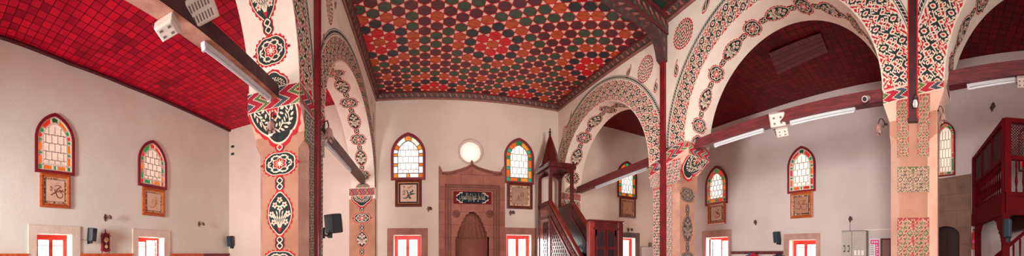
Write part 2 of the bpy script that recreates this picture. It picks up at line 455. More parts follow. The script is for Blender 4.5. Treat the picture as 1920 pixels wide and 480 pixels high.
M['grey_line'] = mat('dull_line', (176,140,122), .9, (156,122,106), 12)
M['crimson'] = mat('zigzag_crimson', (186,22,48), .85, (160,20,44), 12)
M['slate'] = mat('zigzag_slate', (72,78,88), .85, (56,62,70), 12)
M['olive'] = mat('zigzag_olive', (104,116,56), .85, (84,100,50), 12)
ZIG = [M['crimson'], M['slate'], M['olive']]
M['stone'] = mat('pillar_stone', (196,138,112), .92, (176,118,94), 2.2, .5, 22)
M['stone_light'] = mat('pillar_stone_light', (232,182,160), .92, (214,158,136), 2.2, .5, 22)
M['stone_dark'] = mat('chamfer_stone', (188,136,116), .92, (166,114,98), 4, .6, 26)
M['faded_red'] = mat('faded_red', (168,58,54), .9, (150,70,62), 10, .3, 30)
M['faded_black'] = mat('faded_black', (92,82,70), .9, (120,100,84), 10, .3, 30)
M['faded_green'] = mat('faded_green', (86,96,60), .9, (140,120,90), 10, .3, 30)
M['faded_line'] = mat('faded_line', (226,176,150), .9, (208,156,132), 8, .3, 30)
M['faded_red2'] = mat('worn_red', (190,50,52), .9, (170,60,56), 10)
M['faded_black2'] = mat('worn_black', (66,60,54), .9, (96,84,72), 10)
FADED = [M['stone_light'], M['faded_red'], M['faded_black'], M['faded_line'], M['faded_green']]
M['post_red'] = mat('post_red', (132,16,28), .45, (104,14,24), 6, .1, 20)
M['post_bright'] = mat('post_edge_red', (206,22,34), .45)
M['post_dark'] = mat('post_dark', (58,22,26), .5, (84,24,28), 14)
M['beam_red'] = mat('beam_red', (122,44,44), .55, (92,30,32), 5, .3, 14, stretch=(1,1,6))
M['beam_pink'] = mat('beam_worn_pink', (206,150,128), .7, (158,90,78), 3.5, .3, 14)
M['beam_dark'] = mat('beam_dark', (62,28,28), .6, (86,40,38), 5, .3, 14)
M['floor'] = mat('carpet_floor', (226,206,198), .95, (212,188,180), 2, .1, 60)  # paler than a red carpet, to bounce light up to the ceilings
grid_mat('left_coffers', (216,16,48), (150,4,42), (92,4,24), .175, .09, .5)
grid_mat('right_coffers', (118,14,20), (88,8,14), (48,4,8), .16, .10, .5)
M['plank_dark'] = mat('worn_planks', (116,26,30), .55, (80,20,22), 3, .2, 12, stretch=(.6,6,1))

LEFT = Plane((-6.24,-4.0), (-6.24,9.0))
BACK = Plane((-6.24,9.0), (8.5,9.0))
RIGHT = Plane((8.5,9.0), (7.68,1.0))
RIGHT2 = Plane((7.68,1.0), (5.38,-4.0))
WT = .45

# ------------------------------------------------------------------ openings cut in the walls (pixel boxes)
def pane_outline(w, h, d=0.0, n=9):
    """pointed arch outline, base centre at 0,0; inset d; 2n+3 points from bottom left over the tip to bottom right"""
    hw = w/2 - d; rise = .60*w; zb = d; zs = h - rise; out = [(-hw, zb)]
    top = h - d*1.15 - zs
    for k in range(2*n+1):
        x = -1 + k/n
        x = math.sin(x*PI/2) if abs(x) < 1 else x
        y = .80*math.sqrt(max(0, 1-x*x)) + .20*(1-abs(x))
        out.append((hw*x, zs + top*y))
    out.append((hw, zb)); return out
UP = []   # upper windows: plane, a, z, w, h
for pl, x0, x1, yt, yb in ((LEFT,66,138,214,325),(LEFT,259,311,264,351),(BACK,734,797,250,337),(BACK,946,1000,260,344),(BACK,1158,1193,303,371),
                           (RIGHT,1324,1364,312,383),(RIGHT,1478,1529,275,360),(RIGHT2,1755,1791,230,330),(RIGHT2,1911,1950,234,321)):
    a0, r0 = pl.hit(x0); a1, r1 = pl.hit(x1); xm = (x0+x1)/2; am, rm = pl.hit(xm)
    zb = zpx(yb, rm); zt = zpx(yt, rm)
    UP.append((pl, (a0+a1)/2, zb, a1-a0, zt-zb))
LOW = []  # lower windows: plane, outer a0,a1,ztop, opening a0,a1,ztop
for pl, o0, o1, ot, i0, i1, it in ((LEFT,52.5,150,422.5,68.5,134,438.5),(LEFT,248,318,431,259,307,444.5),(BACK,726,802,428,738,790,440.5),
                                   (BACK,936,1005,427,949,996,440),(BACK,1148,1199,436,1155,1191,445.5),(RIGHT,1317,1371,432,1324,1366,444.5),(RIGHT,1470,1538,438,1480,1530,449.5)):
    m = (o0+o1)/2; r = pl.hit(m)[1]
    LOW.append((pl, pl.hit(o0)[0], pl.hit(o1)[0], zpx(ot, r), pl.hit(i0)[0], pl.hit(i1)[0], zpx(it, r)))
ROUND = (BACK, BACK.hit(882.5)[0], zpx(284.5, BACK.hit(882.5)[1]), 21.0/F*BACK.hit(882.5)[1])
_a0 = RIGHT2.hit(1748)[0]; _a1 = RIGHT2.hit(1800)[0]; _r = RIGHT2.hit(1780)[1]
ARCHDOOR = (RIGHT2, _a0, _a1, zpx(424, _r))
def door_outline(a0, a1, zt, z0=.0):
    R = (a1-a0)/2; c = (a0+a1)/2; rise = R*.62
    return [(a0, z0)] + [(c - R*math.cos(PI*k/14), zt-rise + rise*math.sin(PI*k/14)) for k in range(15)] + [(a1, z0)]

def wall(name, pl, m, top, e0=WT, e1=WT):
    holes = []
    for q, a, z, w, h in UP:
        if q is pl: holes.append([(a+x, z+y) for x, y in pane_outline(w, h, .03)])
    for q, o0, o1, ot, i0, i1, it in LOW:
        if q is pl: holes.append([(i0,.75),(i1,.75),(i1,it),(i0,it)])
    if pl is BACK: holes.append([(ROUND[1] + (ROUND[3]-.02)*math.cos(2*PI*k/32), ROUND[2] + (ROUND[3]-.02)*math.sin(2*PI*k/32)) for k in range(32)])
    if pl is BACK:
        c = BACK.hit(885.5)[0]; holes.append([(c-.52,.3),(c+.52,.3),(c+.52,2.75),(c-.52,2.75)])
    if pl is RIGHT2: holes.append(door_outline(ARCHDOOR[1]-.04, ARCHDOOR[2]+.04, ARCHDOOR[3]+.05, .02))
    b = MB(); b.plate([(-e0,0),(pl.len+e1,0)] + [(a, z) for a, z in top][::-1], holes, 0, WT)
    o = b.build(name, m, loc=(pl.p0.x, pl.p0.y, 0), rot=pl.rot)
    return o
tag(wall('wall_left', LEFT, M['plaster_left'], [(-WT,6.3),(13.45,6.3)]), 'white plastered side wall left of the nave', 'wall', kind='structure')
tag(wall('wall_back', BACK, M['plaster_back'], [(-WT,6.4),(BACK.len+WT,6.4)]), 'pinkish plastered wall behind the stone prayer niche', 'wall', kind='structure')
tag(wall('wall_right', RIGHT, M['plaster_right'], [(-WT,6.4),(RIGHT.len+.2,6.4)], e1=.2), 'greyish pink plastered side wall behind the big right arch', 'wall', kind='structure')
tag(wall('wall_right', RIGHT2, M['plaster_right'], [(0,7.2),(RIGHT2.len+.2,7.2)], e0=0, e1=.2), 'grey plastered wall with a stone lower part behind the balcony', 'wall', kind='structure')
b = MB(); b.poly([(-7,-6,0),(9.5,-6,0),(9.5,9.5,0),(-7,9.5,0)]); b.poly([(-7,-6,-.2),(9.5,-6,-.2),(9.5,9.5,-.2),(-7,9.5,-.2)])
tag(b.build('floor', M['floor']), 'reddish carpeted floor of the prayer hall', 'floor', kind='structure')

# ------------------------------------------------------------------ aisle ceilings
def interp(x, xs, ys):
    if x <= xs[0]: return ys[0]
    for i in range(len(xs)-1):
        if x <= xs[i+1]: return ys[i] + (ys[i+1]-ys[i])*(x-xs[i])/(xs[i+1]-xs[i])
    return ys[-1]
lz = []
for px, py in ((0,69),(120,115),(240,161),(340,203),(430,245)):
    a, r = LEFT.hit(px); lz.append((a-4.0, zpx(py, r)))
b = MB(); ys = [-4,-1.5,0,1,1.7,2.5,3.2,4,4.8,5.6,6.5,7.3,8.2,9.0]; xs = [-6.26,-5.0,-3.6,-2.0]
zl = lambda x, y: interp(y, [q[0] for q in lz], [q[1] for q in lz]) + .17*(x+6.24)/4.2*min(1, max(0, (y-2)/5))
for i in range(len(ys)-1):
    for j in range(3):
        c = [(xs[j],ys[i]),(xs[j+1],ys[i]),(xs[j+1],ys[i+1]),(xs[j],ys[i+1])]
        b.poly([(x,y,zl(x,y)) for x, y in c]); b.poly([(x,y,zl(x,y)+.12) for x, y in c[::-1]])
o = b.build('ceiling_left', MATS['left_coffers'], fix=False)
for p in o.data.polygons: p.use_smooth = True
tag(o, 'bright red coffered wooden ceiling over the left aisle', 'ceiling', kind='structure')
# dark wall-plate strip along the top of the left wall
b = MB()
for i in range(len(ys)-1):
    y0, y1 = ys[i], ys[i+1]
    b.hexa([(-6.24,y0,zl(-6.24,y0)-.05),(-6.16,y0,zl(-6.24,y0)-.05),(-6.16,y0,zl(-6.24,y0)+.01),(-6.24,y0,zl(-6.24,y0)+.01)],
           [(-6.24,y1,zl(-6.24,y1)-.05),(-6.16,y1,zl(-6.24,y1)-.05),(-6.16,y1,zl(-6.24,y1)+.01),(-6.24,y1,zl(-6.24,y1)+.01)])
M['dark_red'] = mat('dark_red_wood', (96,10,26), .5, (70,8,20), 5)
tag(b.build('trim_1', M['dark_red']), 'dark red strip where the left ceiling meets the white wall', 'trim', kind='structure')

RN1 = Plane((3.84,9.0), (4.254,4.767)); RN2 = Plane((4.254,4.767), (4.05,.3)); RN3 = Plane((4.05,.3), (3.45,-3.85))
TK = .66
rp = [(Vector((8.5,9.0)), CZ+4.10, RN1.pt(0,TK))]
for pl, px, py, inner in ((RIGHT,1325,245,RN1.pt(3.0,TK)),(RIGHT,1430,209,RN2.pt(.3,TK)),(RIGHT,1650,152,RN2.pt(3.6,TK)),(RIGHT,1652,151.5,RN2.pt(3.7,TK)),(RIGHT2,1770,119,RN3.pt(.3,TK)),(RIGHT2,1920,95,RN3.pt(1.6,TK))):
    a, r = pl.hit(px); q = pl.pt(a, -.0); rp.append((Vector((q.x,q.y)), zpx(py, r), inner))
rp.append((Vector((5.38,-4.0)), rp[-1][1]+.1, RN3.pt(4.2,TK)))
b = MB(); ins = []
for (p, z, q), (p2, z2, q2) in zip(rp, rp[1:]):
    for k in range(4):
        t0, t1 = k/4, (k+1)/4
        f = lambda A, B, t, z: (A.x+(B.x-A.x)*t, A.y+(B.y-A.y)*t, z)
        b.poly([f(p,q,t0,z), f(p,q,t1,z), f(p2,q2,t1,z2), f(p2,q2,t0,z2)])
        b.poly([f(p,q,t0,z+.12), f(p2,q2,t0,z2+.12), f(p2,q2,t1,z2+.12), f(p,q,t1,z+.12)])
tag(b.build('ceiling_right', MATS['right_coffers'], fix=False), 'dark maroon coffered wooden ceiling over the right aisle', 'ceiling', kind='structure')

# ------------------------------------------------------------------ arcade
def chain_on(P, T2, s0, s1, items, mirror=None):
    for kind, s, L, W in items:
        for q in ([s] if mirror is None or abs(mirror - 2*s) < .01 else [s, mirror - s]):
            if q < s0 or q > s1: continue
            if kind == 'A': vase_medallion(P, q, T2, L if q == s else -L, W)
            elif kind == 'B': rosette_medallion(P, q, T2, L, W)
            elif kind == 'C': knot(P, q, T2, L, W)
            elif kind == 'U':
                if q == s: lunette(P, q, T2, L, W, 1)
                else: lunette(P, q, T2, L, W, -1)
def arch(label, pl, a0, a1, zs, rise, ztop=6.15, zend=None, bw=.42, spandrels=(), pais=(), items=(), T=TK, name='arch', clip=None):
    ac = (a0+a1)/2; R = (a1-a0)/2; zL, zR = zs if isinstance(zs, tuple) else (zs, zs)
    zb = lambda a: zL + (zR-zL)*(a-a0)/(a1-a0)
    root = thing(name, label, 'arch', (pl.p0.x, pl.p0.y, zL), pl.rot, 'painted arches of the arcades', 'thing')
    n = 40
    pos = lambda ph, t: (ac - (R+t)*math.cos(ph), zb(ac - (R+t)*math.cos(ph)) + (rise+t)*math.sin(ph))
    arc = [pos(PI*k/n, 0) for k in range(n+1)]
    outer = [(0, zb(0))] + arc + [(pl.len, zb(pl.len)), (pl.len, ztop), (0, ztop)]
    low = lambda p: (p[0], p[1], p[2]-zL)
    w = MB(low); w.plate(outer, [], 0, T)
    # --- nave face
    Rm = R + bw/2; S = PI*(Rm+rise+bw/2)/2
    P = Paint(w, lambda s, t, l: (lambda q: (q[0], -l, q[1]))(pos(PI*s/S, t)), box=(0, S, -1, 1))
    nt = int(round(S/.285)); L = S/nt
    for k in range(nt): band_tile(P, k*L, L, bw, bw/2 + .015)
    t1 = bw + .075
    nr = int(S*1.2/.055)
    for k in range(nr):
        s = (k+.5)*S/nr; P(leaf(s, t1, .075*S/(S*1.2)*1.05, .034, .65), 2, 1); 
    for t in (t1-.035, t1+.035):
        for k in range(90): P([(S*k/90,t-.005),(S*(k+1)/90,t-.005),(S*(k+1)/90,t+.005),(S*k/90,t+.005)], 4, 1)
    for k in range(90): P([(S*k/90,-.0),(S*(k+1)/90,-.0),(S*(k+1)/90,.012),(S*k/90,.012)], 3, 1)
    P2 = Paint(w, lambda s, t, l: (s, -l, t))
    for i, (a, z, rx, ry, rot) in enumerate(spandrels): oval_arabesque(P2, a, z, rx, ry, rot, i)
    for a, z, l, wd, rot, fl in pais: paisley(P2, a, z, l, wd, rot, fl)
    o = w.build('spandrel', PAINT, root)
    # --- soffit lining
    sf = MB(low)
    for k in range(n):
        p0, p1 = pos(PI*k/n, -.003), pos(PI*(k+1)/n, -.003)
        sf.poly([(p0[0],.0,p0[1]),(p1[0],.0,p1[1]),(p1[0],T,p1[1]),(p0[0],T,p0[1])], 0)
    Ss = PI*(R+rise)/2
    PS = Paint(sf, lambda s, t, l: (lambda q: (q[0], T/2+t, q[1]))(pos(PI*s/Ss, -.004-l)), slab=.07)
    chain_on(PS, 0, 0, Ss, chain_items(Ss, items) if items else [], mirror=Ss)
    sf.build('soffit', PAINT, root)
    return root
def chain_items(S, scale=1.0):
    """lunette, then rosettes and vases in turn with knots between, one of them at the crown"""
    n = min(range(1, 9), key=lambda k: abs(math.log(S/2/(.47+.64*k)/scale))); c = S/2/(.47+.64*n)
    out = [('U', .0, .2*c, .5*c)]
    for k in range(n+1):
        q = (.47+.64*k)*c; m = c*1.17
        out.append(('A', q, .52*m, .35*m) if k % 2 else ('B', q, .33*m, .42*m))
        if k < n: out.append(('C', q+(.29 if k % 2 == 0 else .35)*c, .17*m, .14*m))
    return out
CH = chain_items
LN1 = Plane((-1.41,-.47), (-1.41,3.965)); LN2 = Plane((-1.41,3.965), (-1.41,9.0))
PAIS = lambda *q: q
arch('painted arch nearest the red ceiling, springing from the tall left pillar', LN1, .55, 3.89, CZ+1.95, 1.67, items=.85,
     spandrels=((4.0,5.25,.18,.26,0),), pais=((3.75,5.6,.2,.1,1.2,1),))
arch('painted arch standing between the tall left pillar and the niche wall', LN2, .40, 4.80, (CZ+1.93, CZ+1.80), 1.62, items=.78, bw=.33,
     spandrels=((.62,5.25,.17,.27,.1),(4.62,5.1,.17,.27,0)), pais=((.95,5.5,.2,.1,1.0,1),(4.3,5.5,.2,.1,1.9,-1),(.35,4.6,.2,.1,1.4,1)))
arch('painted arch behind the wooden pulpit, wide scroll band in red and black', RN1, .22, 3.83, CZ+1.80, 1.85, items=.95, bw=.44,
     spandrels=((3.72,5.42,.23,.28,-.4),(.42,5.05,.15,.24,0)), pais=((3.2,5.58,.26,.15,.9,1),(4.02,4.95,.26,.14,1.5,-1),(.75,5.45,.24,.1,1.2,1),(.16,4.55,.22,.1,1.5,1)))
arch('largest painted arch, dark coffered ceiling showing through it', RN2, .60, 4.06, CZ+2.06, 1.70, items=.74, bw=.42,
     spandrels=((.55,5.62,.27,.27,.7),(3.9,5.6,.27,.27,-.7)), pais=((1.15,5.86,.36,.16,.9,1),(.36,5.05,.3,.15,1.5,-1),(4.1,5.05,.3,.15,1.6,1)))
arch('painted arch cut by the picture edge, right of the pale stone pillar', RN3, .38, 3.75, CZ+2.12, 1.78, items=.74, bw=.42,
     spandrels=((.5,5.75,.25,.25,.7),))

def pillar(label, pos, rot, W, T, zs0, zs1, zc, chain, near, nave, zpost0, group='painted stone pillars', cap_side=.18, post=True, shift=0.0, flip=False, zh=.25, chamf=None, body=None, cb=None, pm=None, cm=None):
    """local X along the arcade, Y into the aisle; near = sign of the side that faces the viewer"""
    root = thing('pillar', label, 'pillar', (pos[0], pos[1], 0), rot, group, 'thing')
    h = W/2; c = .12
    def ring(e, z):
        return [(-h+e,0,z),(h-e,0,z),(h,e*.8,z),(h,T-e*.8,z),(h-e,T,z),(-h+e,T,z),(-h,T-e*.8,z),(-h,e*.8,z)]
    w = MB()
    zst = zc - .12
    zst = min(zs0,zs1)-.56; zc = max(zs0,zs1)-.3
    rs = [ring(c, 0), ring(c, zst-.1), ring(.005, zst), ring(.005, zc)]
    ids = [[w.vert(p) for p in r] for r in rs]
    for a, b2 in zip(ids, ids[1:]):
        for k in range(8):
            w.f.append([a[k], a[(k+1)%8], b2[(k+1)%8], b2[k]]); w.m.append(5 if k in (1,3,5,7) else 0)
    w.f.append(ids[0][::-1]); w.m.append(0); w.f.append(ids[-1]); w.m.append(0)
    pc = MB(); P = Paint(pc, lambda s, t, l: (near*(h+.0005+l), T/2 + t, s))
    for kind, s, L, Wd in chain:
        {'A': vase_medallion, 'B': rosette_medallion, 'C': knot}[kind](P, s, 0, L, Wd)
    if chain: pc.build('painted_medallions', cm or PAINT, root)
    nave(w, h, T)
    w.build('shaft', ([body or M['stone_light']] + FADED[1:] if flip else [M['stone']] + PAINT[1:]) + [chamf or M['stone_dark']], root) if not pm else w.build('shaft', [M['stone']] + pm[1:] + [M['stone_dark']], root)
    # capital: corbels out along the arcade, zigzag painting round it
    q = MB(); eL, eR = cap_side if isinstance(cap_side, tuple) else (cap_side, cap_side); e = eR if near > 0 else eL
    top = lambda x: zs0 + (zs1-zs0)*(x+h)/(2*h)
    def cr(dx, zf):
        return [(-h-dx*eL-.002,-.004,zf(-h)),(h+dx*eR+.002,-.004,zf(h)),(h+dx*eR+.002,T,zf(h)),(-h-dx*eL-.002,T,zf(-h))]
    zm = lambda x: top(x) - zh
    zl = lambda x: zm(x)-.24
    q.rings([cr(0, zl), cr(1, zm), cr(1, lambda x: top(x)+.01)], 0)
    PN = Paint(q, lambda s, t, l: (s, -.006-l, t + (top(s)-top(0))), step=.0016)
    zigzag(PN, -h-eL, h+eR, top(0)-zh, top(0))
    PS = Paint(q, lambda s, t, l: (near*(h+e+.003+l), s, t), step=.0016)
    zz = top(near*h); zigzag(PS, 0, T, zz-zh, zz)
    # inverted lunette on the corbel
    za = zm(near*h); zb = zl(near*h)
    PL = Paint(q, lambda s, t, l: (near*(h + e*max(0, min(1, (s-zb)/(za-zb))) + .003 + l*1.5), T/2+t, s), slab=.05)
    lunette(PL, za, 0, za-zb+.10, T*1.04, -1) if chain else None
    q.build('capital', [M['stone_light']] + PAINT[1:] + ZIG, root)
    if cb:
        cols, xs = cb; q = MB()
        for x0, x1 in xs:
            za_, zb_ = zl(0)-.12, zm((x0+x1)/2)-.004
            PB = Paint(q, lambda s, t, l: (t, -.006-l, s), box=(za_, zb_, x0, x1))
            nn = max(2, int((zb_-za_)/.17)); xn = 2 if x1-x0 > .3 else 1
            for k in range(nn):
                for m_ in range(xn):
                    xa_, xb_ = x0+(x1-x0)*m_/xn, x0+(x1-x0)*(m_+1)/xn
                    band_tile(PB, za_+k*(zb_-za_)/nn, (zb_-za_)/nn, xb_-xa_, (xa_+xb_)/2, *cols, edge=False)
        q.build('painted_panel', FADED if zh < .2 else [M['cream']] + (pm or PAINT)[1:3] + [M['cream'], M['green']], root)
    if post:
        p = MB(); pw = .05
        p.box(-pw,pw,-.05,.004,zpost0,5.87,0); p.box(-pw-.012,-pw,-.06,.004,zpost0,5.87,1); p.box(pw,pw+.012,-.06,.004,zpost0,5.87,1)
        if zpost0 > 1: p.box(-pw-.012,pw+.012,-.07,.004,zpost0-.04,zpost0,0)
        p.build('corner_post', [M['post_dark'] if zpost0 > 1 else M['post_red'], M['post_bright'] if zpost0 > 1 else M['post_red']], root)
    return root
def nave_strip(cols, spans, xs):
    """scroll strips on the nave face: xs = (x0, x1) columns; spans = (z0, z1)"""
    def go(w, h, T):
        for x0, x1 in xs:
            for z0, z1 in spans:
                P = Paint(w, lambda s, t, l: (t, -.001-l, s), box=(z0, z1, x0, x1))
                W = x1-x0; n = max(1, int(round((z1-z0)/(W*(.8 if W > .3 else .95))))); L = (z1-z0)/n
                for k in range(n): band_tile(P, z0+k*L, L, W, (x0+x1)/2, *cols, edge=False)
    return go
lch = [('B', CZ+1.105,.32,.48),('C', CZ+1.345,.18,.14),('C', CZ+.86,.18,.14),('A', CZ+.49,.56,.38),('C', CZ+.13,.18,.14),('B', CZ-.11,.32,.48),('C', CZ-.36,.22,.12),('A', CZ-.72,.54,.34)]
pillar('tall stone pillar with floral medallions, left of the nave', (-1.41,3.965), PI/2, .69, .68, CZ+1.95, CZ+1.93, CZ+1.5, lch, -1,
       nave_strip((2,4,3), ((.1,CZ+1.40),), ((-.215,-.065),(.065,.30))), .0, cap_side=(.2,.055), cb=((2,4,3),((-.40,-.065),(.065,.36))))
rch = [('B', CZ+1.15,.30,.42),('C', CZ+.86,.2,.12),('A', CZ+.48,.56,.33),('C', CZ+.1,.2,.12),('B', CZ-.12,.3,.42)]
pillar('stone pillar with a dark red post, right of the wooden pulpit', (4.254,4.767), RN1.rot, .64, .66, CZ+1.82, CZ+2.07, CZ+1.48, rch, 1,
       nave_strip((1,2,3), ((.1,CZ+1.3),), ((-.31,-.065),(.065,.21))), .0, cap_side=(.10,.29), cm=[M['cream'], M['grey_red'], M['grey_dark'], M['grey_line'], M['grey_dark']], pm=[M['cream'],M['faded_red2'],M['faded_black2'],M['cream'],M['green']], cb=((1,2,3),((-.38,-.065),(.065,.42))))
def nave3(w, h, T):
    nave_strip((1,4,3), ((2.80,CZ+1.62),), ((-.2,-.055),(.055,.2)))(w, h, T)
    nave_strip((4,2,3), ((2.36,2.68),), ((-.2,0),(0,.2)))(w, h, T)
    nave_strip((1,4,3), ((.1,CZ+.444),), ((-.2,0),(0,.2)))(w, h, T)
pillar('pale stone pillar with faded painted panels and a hanging bulb', (4.05,.317), -PI/2-.03, .60, .66, CZ+2.05, CZ+2.18, CZ+1.72, [], -1,
       nave3, CZ+1.66, flip=True, cap_side=.08, zh=.16, chamf=M['stone_light'], body=M['stone'], cb=((1,4,3),((-.21,-.06),(.06,.21))))
# painted half pillars against the niche wall
def respond(label, pos, rot, T, zs, chain, near):
    root = thing('half_pillar', label, 'pillar', (pos[0], pos[1], 0), rot, 'painted stone pillars', 'thing')
    w = MB(); h = .10
    w.box(-h,h,0,T,0,zs-.3,0)
    P = Paint(w, lambda s, t, l: (near*(h+l), T/2+t, s))
    for kind, s, L, Wd in chain: {'A': vase_medallion, 'B': rosette_medallion, 'C': knot}[kind](P, s, 0, L, Wd)
    w.build('shaft', [M['stone']] + PAINT[1:], root)
    q = MB(); q.box(-h,h+.02,0,T+.02,zs-.3,zs+.004,0) if near > 0 else q.box(-h-.02,h,-.01,T+.02,zs-.3,zs+.004,0)
    P = Paint(q, lambda s, t, l: (near*(h+.02+l), s, t)); zigzag(P, 0, T, zs-.22, zs, .22)
    lunette(Paint(q, lambda s, t, l: (near*(h+.021+l), T/2+t, s)), zs-.22, 0, .28, .62, -1)
    q.build('capital', [M['cream']] + PAINT[1:] + ZIG, root)
rz = lambda py: zpx(py, 9.0)
respond('painted half pillar between the left aisle and the niche wall', (-1.41,8.9), PI/2, .72, CZ+1.80, [('C',rz(391),.2,.13),('B',rz(409),.30,.5),('C',rz(427),.2,.13),('A',rz(449),.46,.36),('C',rz(472),.2,.13),('B',rz(490),.3,.5)], -1)
respond('painted half pillar behind the pulpit canopy', (3.85,8.9), RN1.rot, .66, CZ+1.80, [('B',2.7,.3,.5)], 1)

# ------------------------------------------------------------------ nave ceiling
ZC = CZ + 4.42
NQ = [(-1.41,9.0), (-1.41,4.0), (4.254,4.73), (3.84,9.0)]     # counter-clockwise from below is not needed: clip as half planes
def clip_poly(poly, quad):
    c = (sum(p[0] for p in quad)/len(quad), sum(p[1] for p in quad)/len(quad))
    for i in range(len(quad)):
        a, b2 = quad[i], quad[(i+1) % len(quad)]
        nx, ny = -(b2[1]-a[1]), b2[0]-a[0]; k = nx*a[0]+ny*a[1]
        if nx*c[0]+ny*c[1] > k: nx, ny, k = -nx, -ny, -k
        poly = clip_half(poly, nx, ny, k)
        if len(poly) < 3: return []
    return poly
hexc = [(222,92,40),(246,20,38),(40,60,64),(222,92,44),(64,90,66),(104,44,52)]
HM = [mat('ceiling_hex_%d' % i, c, .45, tuple(int(v*.72) for v in c), 6, .15, 18, stretch=(1,5,1)) for i, c in enumerate(hexc)]
M['tri'] = mat('ceiling_triangle_pale', (255,236,220), .6, (250,222,204), 5)
M['batten'] = mat('ceiling_batten_red', (206,18,34), .45)
cw = .237; sd = cw/math.sqrt(3); pv = 2*sd*0.995
x00, y00 = .20, 8.80
def hexdist(dq, dr):   # dq columns, dr rows in pitches
    dq = abs(dq); dr = abs(dr); return dq + max(0, dr - dq/2)
prim = []
for i in range(-3, 5):
    for j in range(-1, 5): prim.append((10*i, -15*j)); prim.append((10*i+5, -7.5-15*j))
sec = [(q, r+d) for q, r in prim for d in (-5, 5)]
b = MB(); b.poly([(p[0], p[1], ZC) for p in NQ], 6); b.poly([(p[0], p[1], ZC+.1) for p in NQ], 6)
for q in range(-9, 19):
    for k in range(-22, 4):
        r = k + (.5 if q % 2 else 0)
        cx, cy = x00 + q*cw, y00 + r*pv
        poly = clip_poly([(cx + sd*math.sin(PI/3*t), cy + sd*math.cos(PI/3*t)) for t in range(6)], NQ)
        if not poly: continue
        dp = min((hexdist(q-a, r-c), a, c) for a, c in prim); ds = min(hexdist(q-a, r-c) for a, c in sec)
        d = round(dp[0])
        if d == 0: m = 0
        elif d == 1: m = 1
        elif d == 2: m = 2
        elif ds < .6: m = 3
        elif ds < 1.6: m = 5
        elif d == 3:
            dq, dr = abs(q-dp[1]), abs(r-dp[2])
            m = 4 if (dq == 0 or abs(dq-3) < .1 and abs(dr-1.5) < .1) else 3
        else: m = 4 if (q + int(2*r)) % 3 else 5
        b.poly([(p[0], p[1], ZC-.004) for p in poly], m)
for ang in range(3):
    dx, dy = math.sin(ang*PI/3), math.cos(ang*PI/3); nx, ny = dy, -dx
    for k in range(-60, 60):
        c0 = (x00 + cw/2)*nx + y00*ny if ang == 0 else None
        # all batten lines pass midway between neighbouring hexagon centres
        off = x00*nx + y00*ny + (k+.5)*cw
        ox, oy = nx*off, ny*off; along = x00*dx + y00*dy
        ox += dx*along; oy += dy*along
        w2 = .0055
        poly = clip_poly([(ox-dx*15+nx*w2, oy-dy*15+ny*w2), (ox+dx*15+nx*w2, oy+dy*15+ny*w2), (ox+dx*15-nx*w2, oy+dy*15-ny*w2), (ox-dx*15-nx*w2, oy-dy*15-ny*w2)], NQ)
        if poly: b.hexa([(p[0], p[1], ZC-.010) for p in poly], [(p[0], p[1], ZC-.003) for p in poly], 7)
o = b.build('ceiling', HM + [M['tri'], M['batten']], fix=True)
tag(o, 'painted nave ceiling of green, maroon and orange hexagons with pale triangles', 'ceiling', kind='structure')

# cornice with painted scroll round the nave
M['corn_dark'] = mat('cornice_dark', (66,42,42), .6, (92,50,46), 9)
M['corn_red'] = mat('cornice_red', (126,34,36), .55, (98,26,30), 6)
M['corn_pink'] = mat('cornice_pink', (166,106,92), .7, (146,86,76), 5)
M['corn_green'] = mat('cornice_green', (72,76,58), .7, (92,72,58), 14)
CORN = [M['corn_dark'], M['corn_red'], M['corn_pink'], M['corn_pink'], M['corn_green']]
def cornice(name, pl, e0, e1, label, z0=CZ+4.25, z1=ZC+.02, d=.12):
    w = MB()
    w.rings([[(a,.0,z0),(a,-.03,z0),(a,-.05,z0+.035),(a,-d,z1-.03),(a,-d,z1),(a,.0,z1)] for a in (e0, e1)], 0)
    w.box(e0,e1,-.045,-.02,z0-.008,z0+.03,2); w.box(e0,e1,-d-.015,-d+.02,z1-.05,z1-.01,1)
    P = Paint(w, lambda s, t, l: (s, -.052-(d-.05)*(t/.115)-l, z0+.036+t), step=.002)
    n = int((e1-e0)/.17)
    for k in range(n):
        s = e0 + (k+.5)*(e1-e0)/n
        P(leaf(s-.04, .07, .12, .06, .7), 4, 1); P(leaf(s+.045, .05, .12, .05, -.7), 3, 1); P(leaf(s, .06, .06, .05, 0), 1, 2)
    return tag(w.build(name, CORN, loc=(pl.p0.x, pl.p0.y, 0), rot=pl.rot), label, 'cornice', kind='structure')
NAVE_BACK = Plane((-1.41,9.0), (3.84,9.0))
cornice('trim_2', NAVE_BACK, 0, NAVE_BACK.len, 'painted cornice under the hexagon ceiling above the prayer niche')
cornice('trim_3', LN2, .1, LN2.len, 'painted cornice under the hexagon ceiling along the left arch')
cornice('trim_4', RN1, 0, RN1.len-.1, 'painted cornice under the hexagon ceiling above the pulpit arch')
cornice('trim_5', RN2, .1, RN2.len, 'painted cornice above the largest right arch', z0=CZ+4.45, z1=CZ+4.65)
cornice('trim_6', LN1, 0, LN1.len-.1, 'painted cornice above the nearest left arch', z0=CZ+4.45, z1=CZ+4.65)
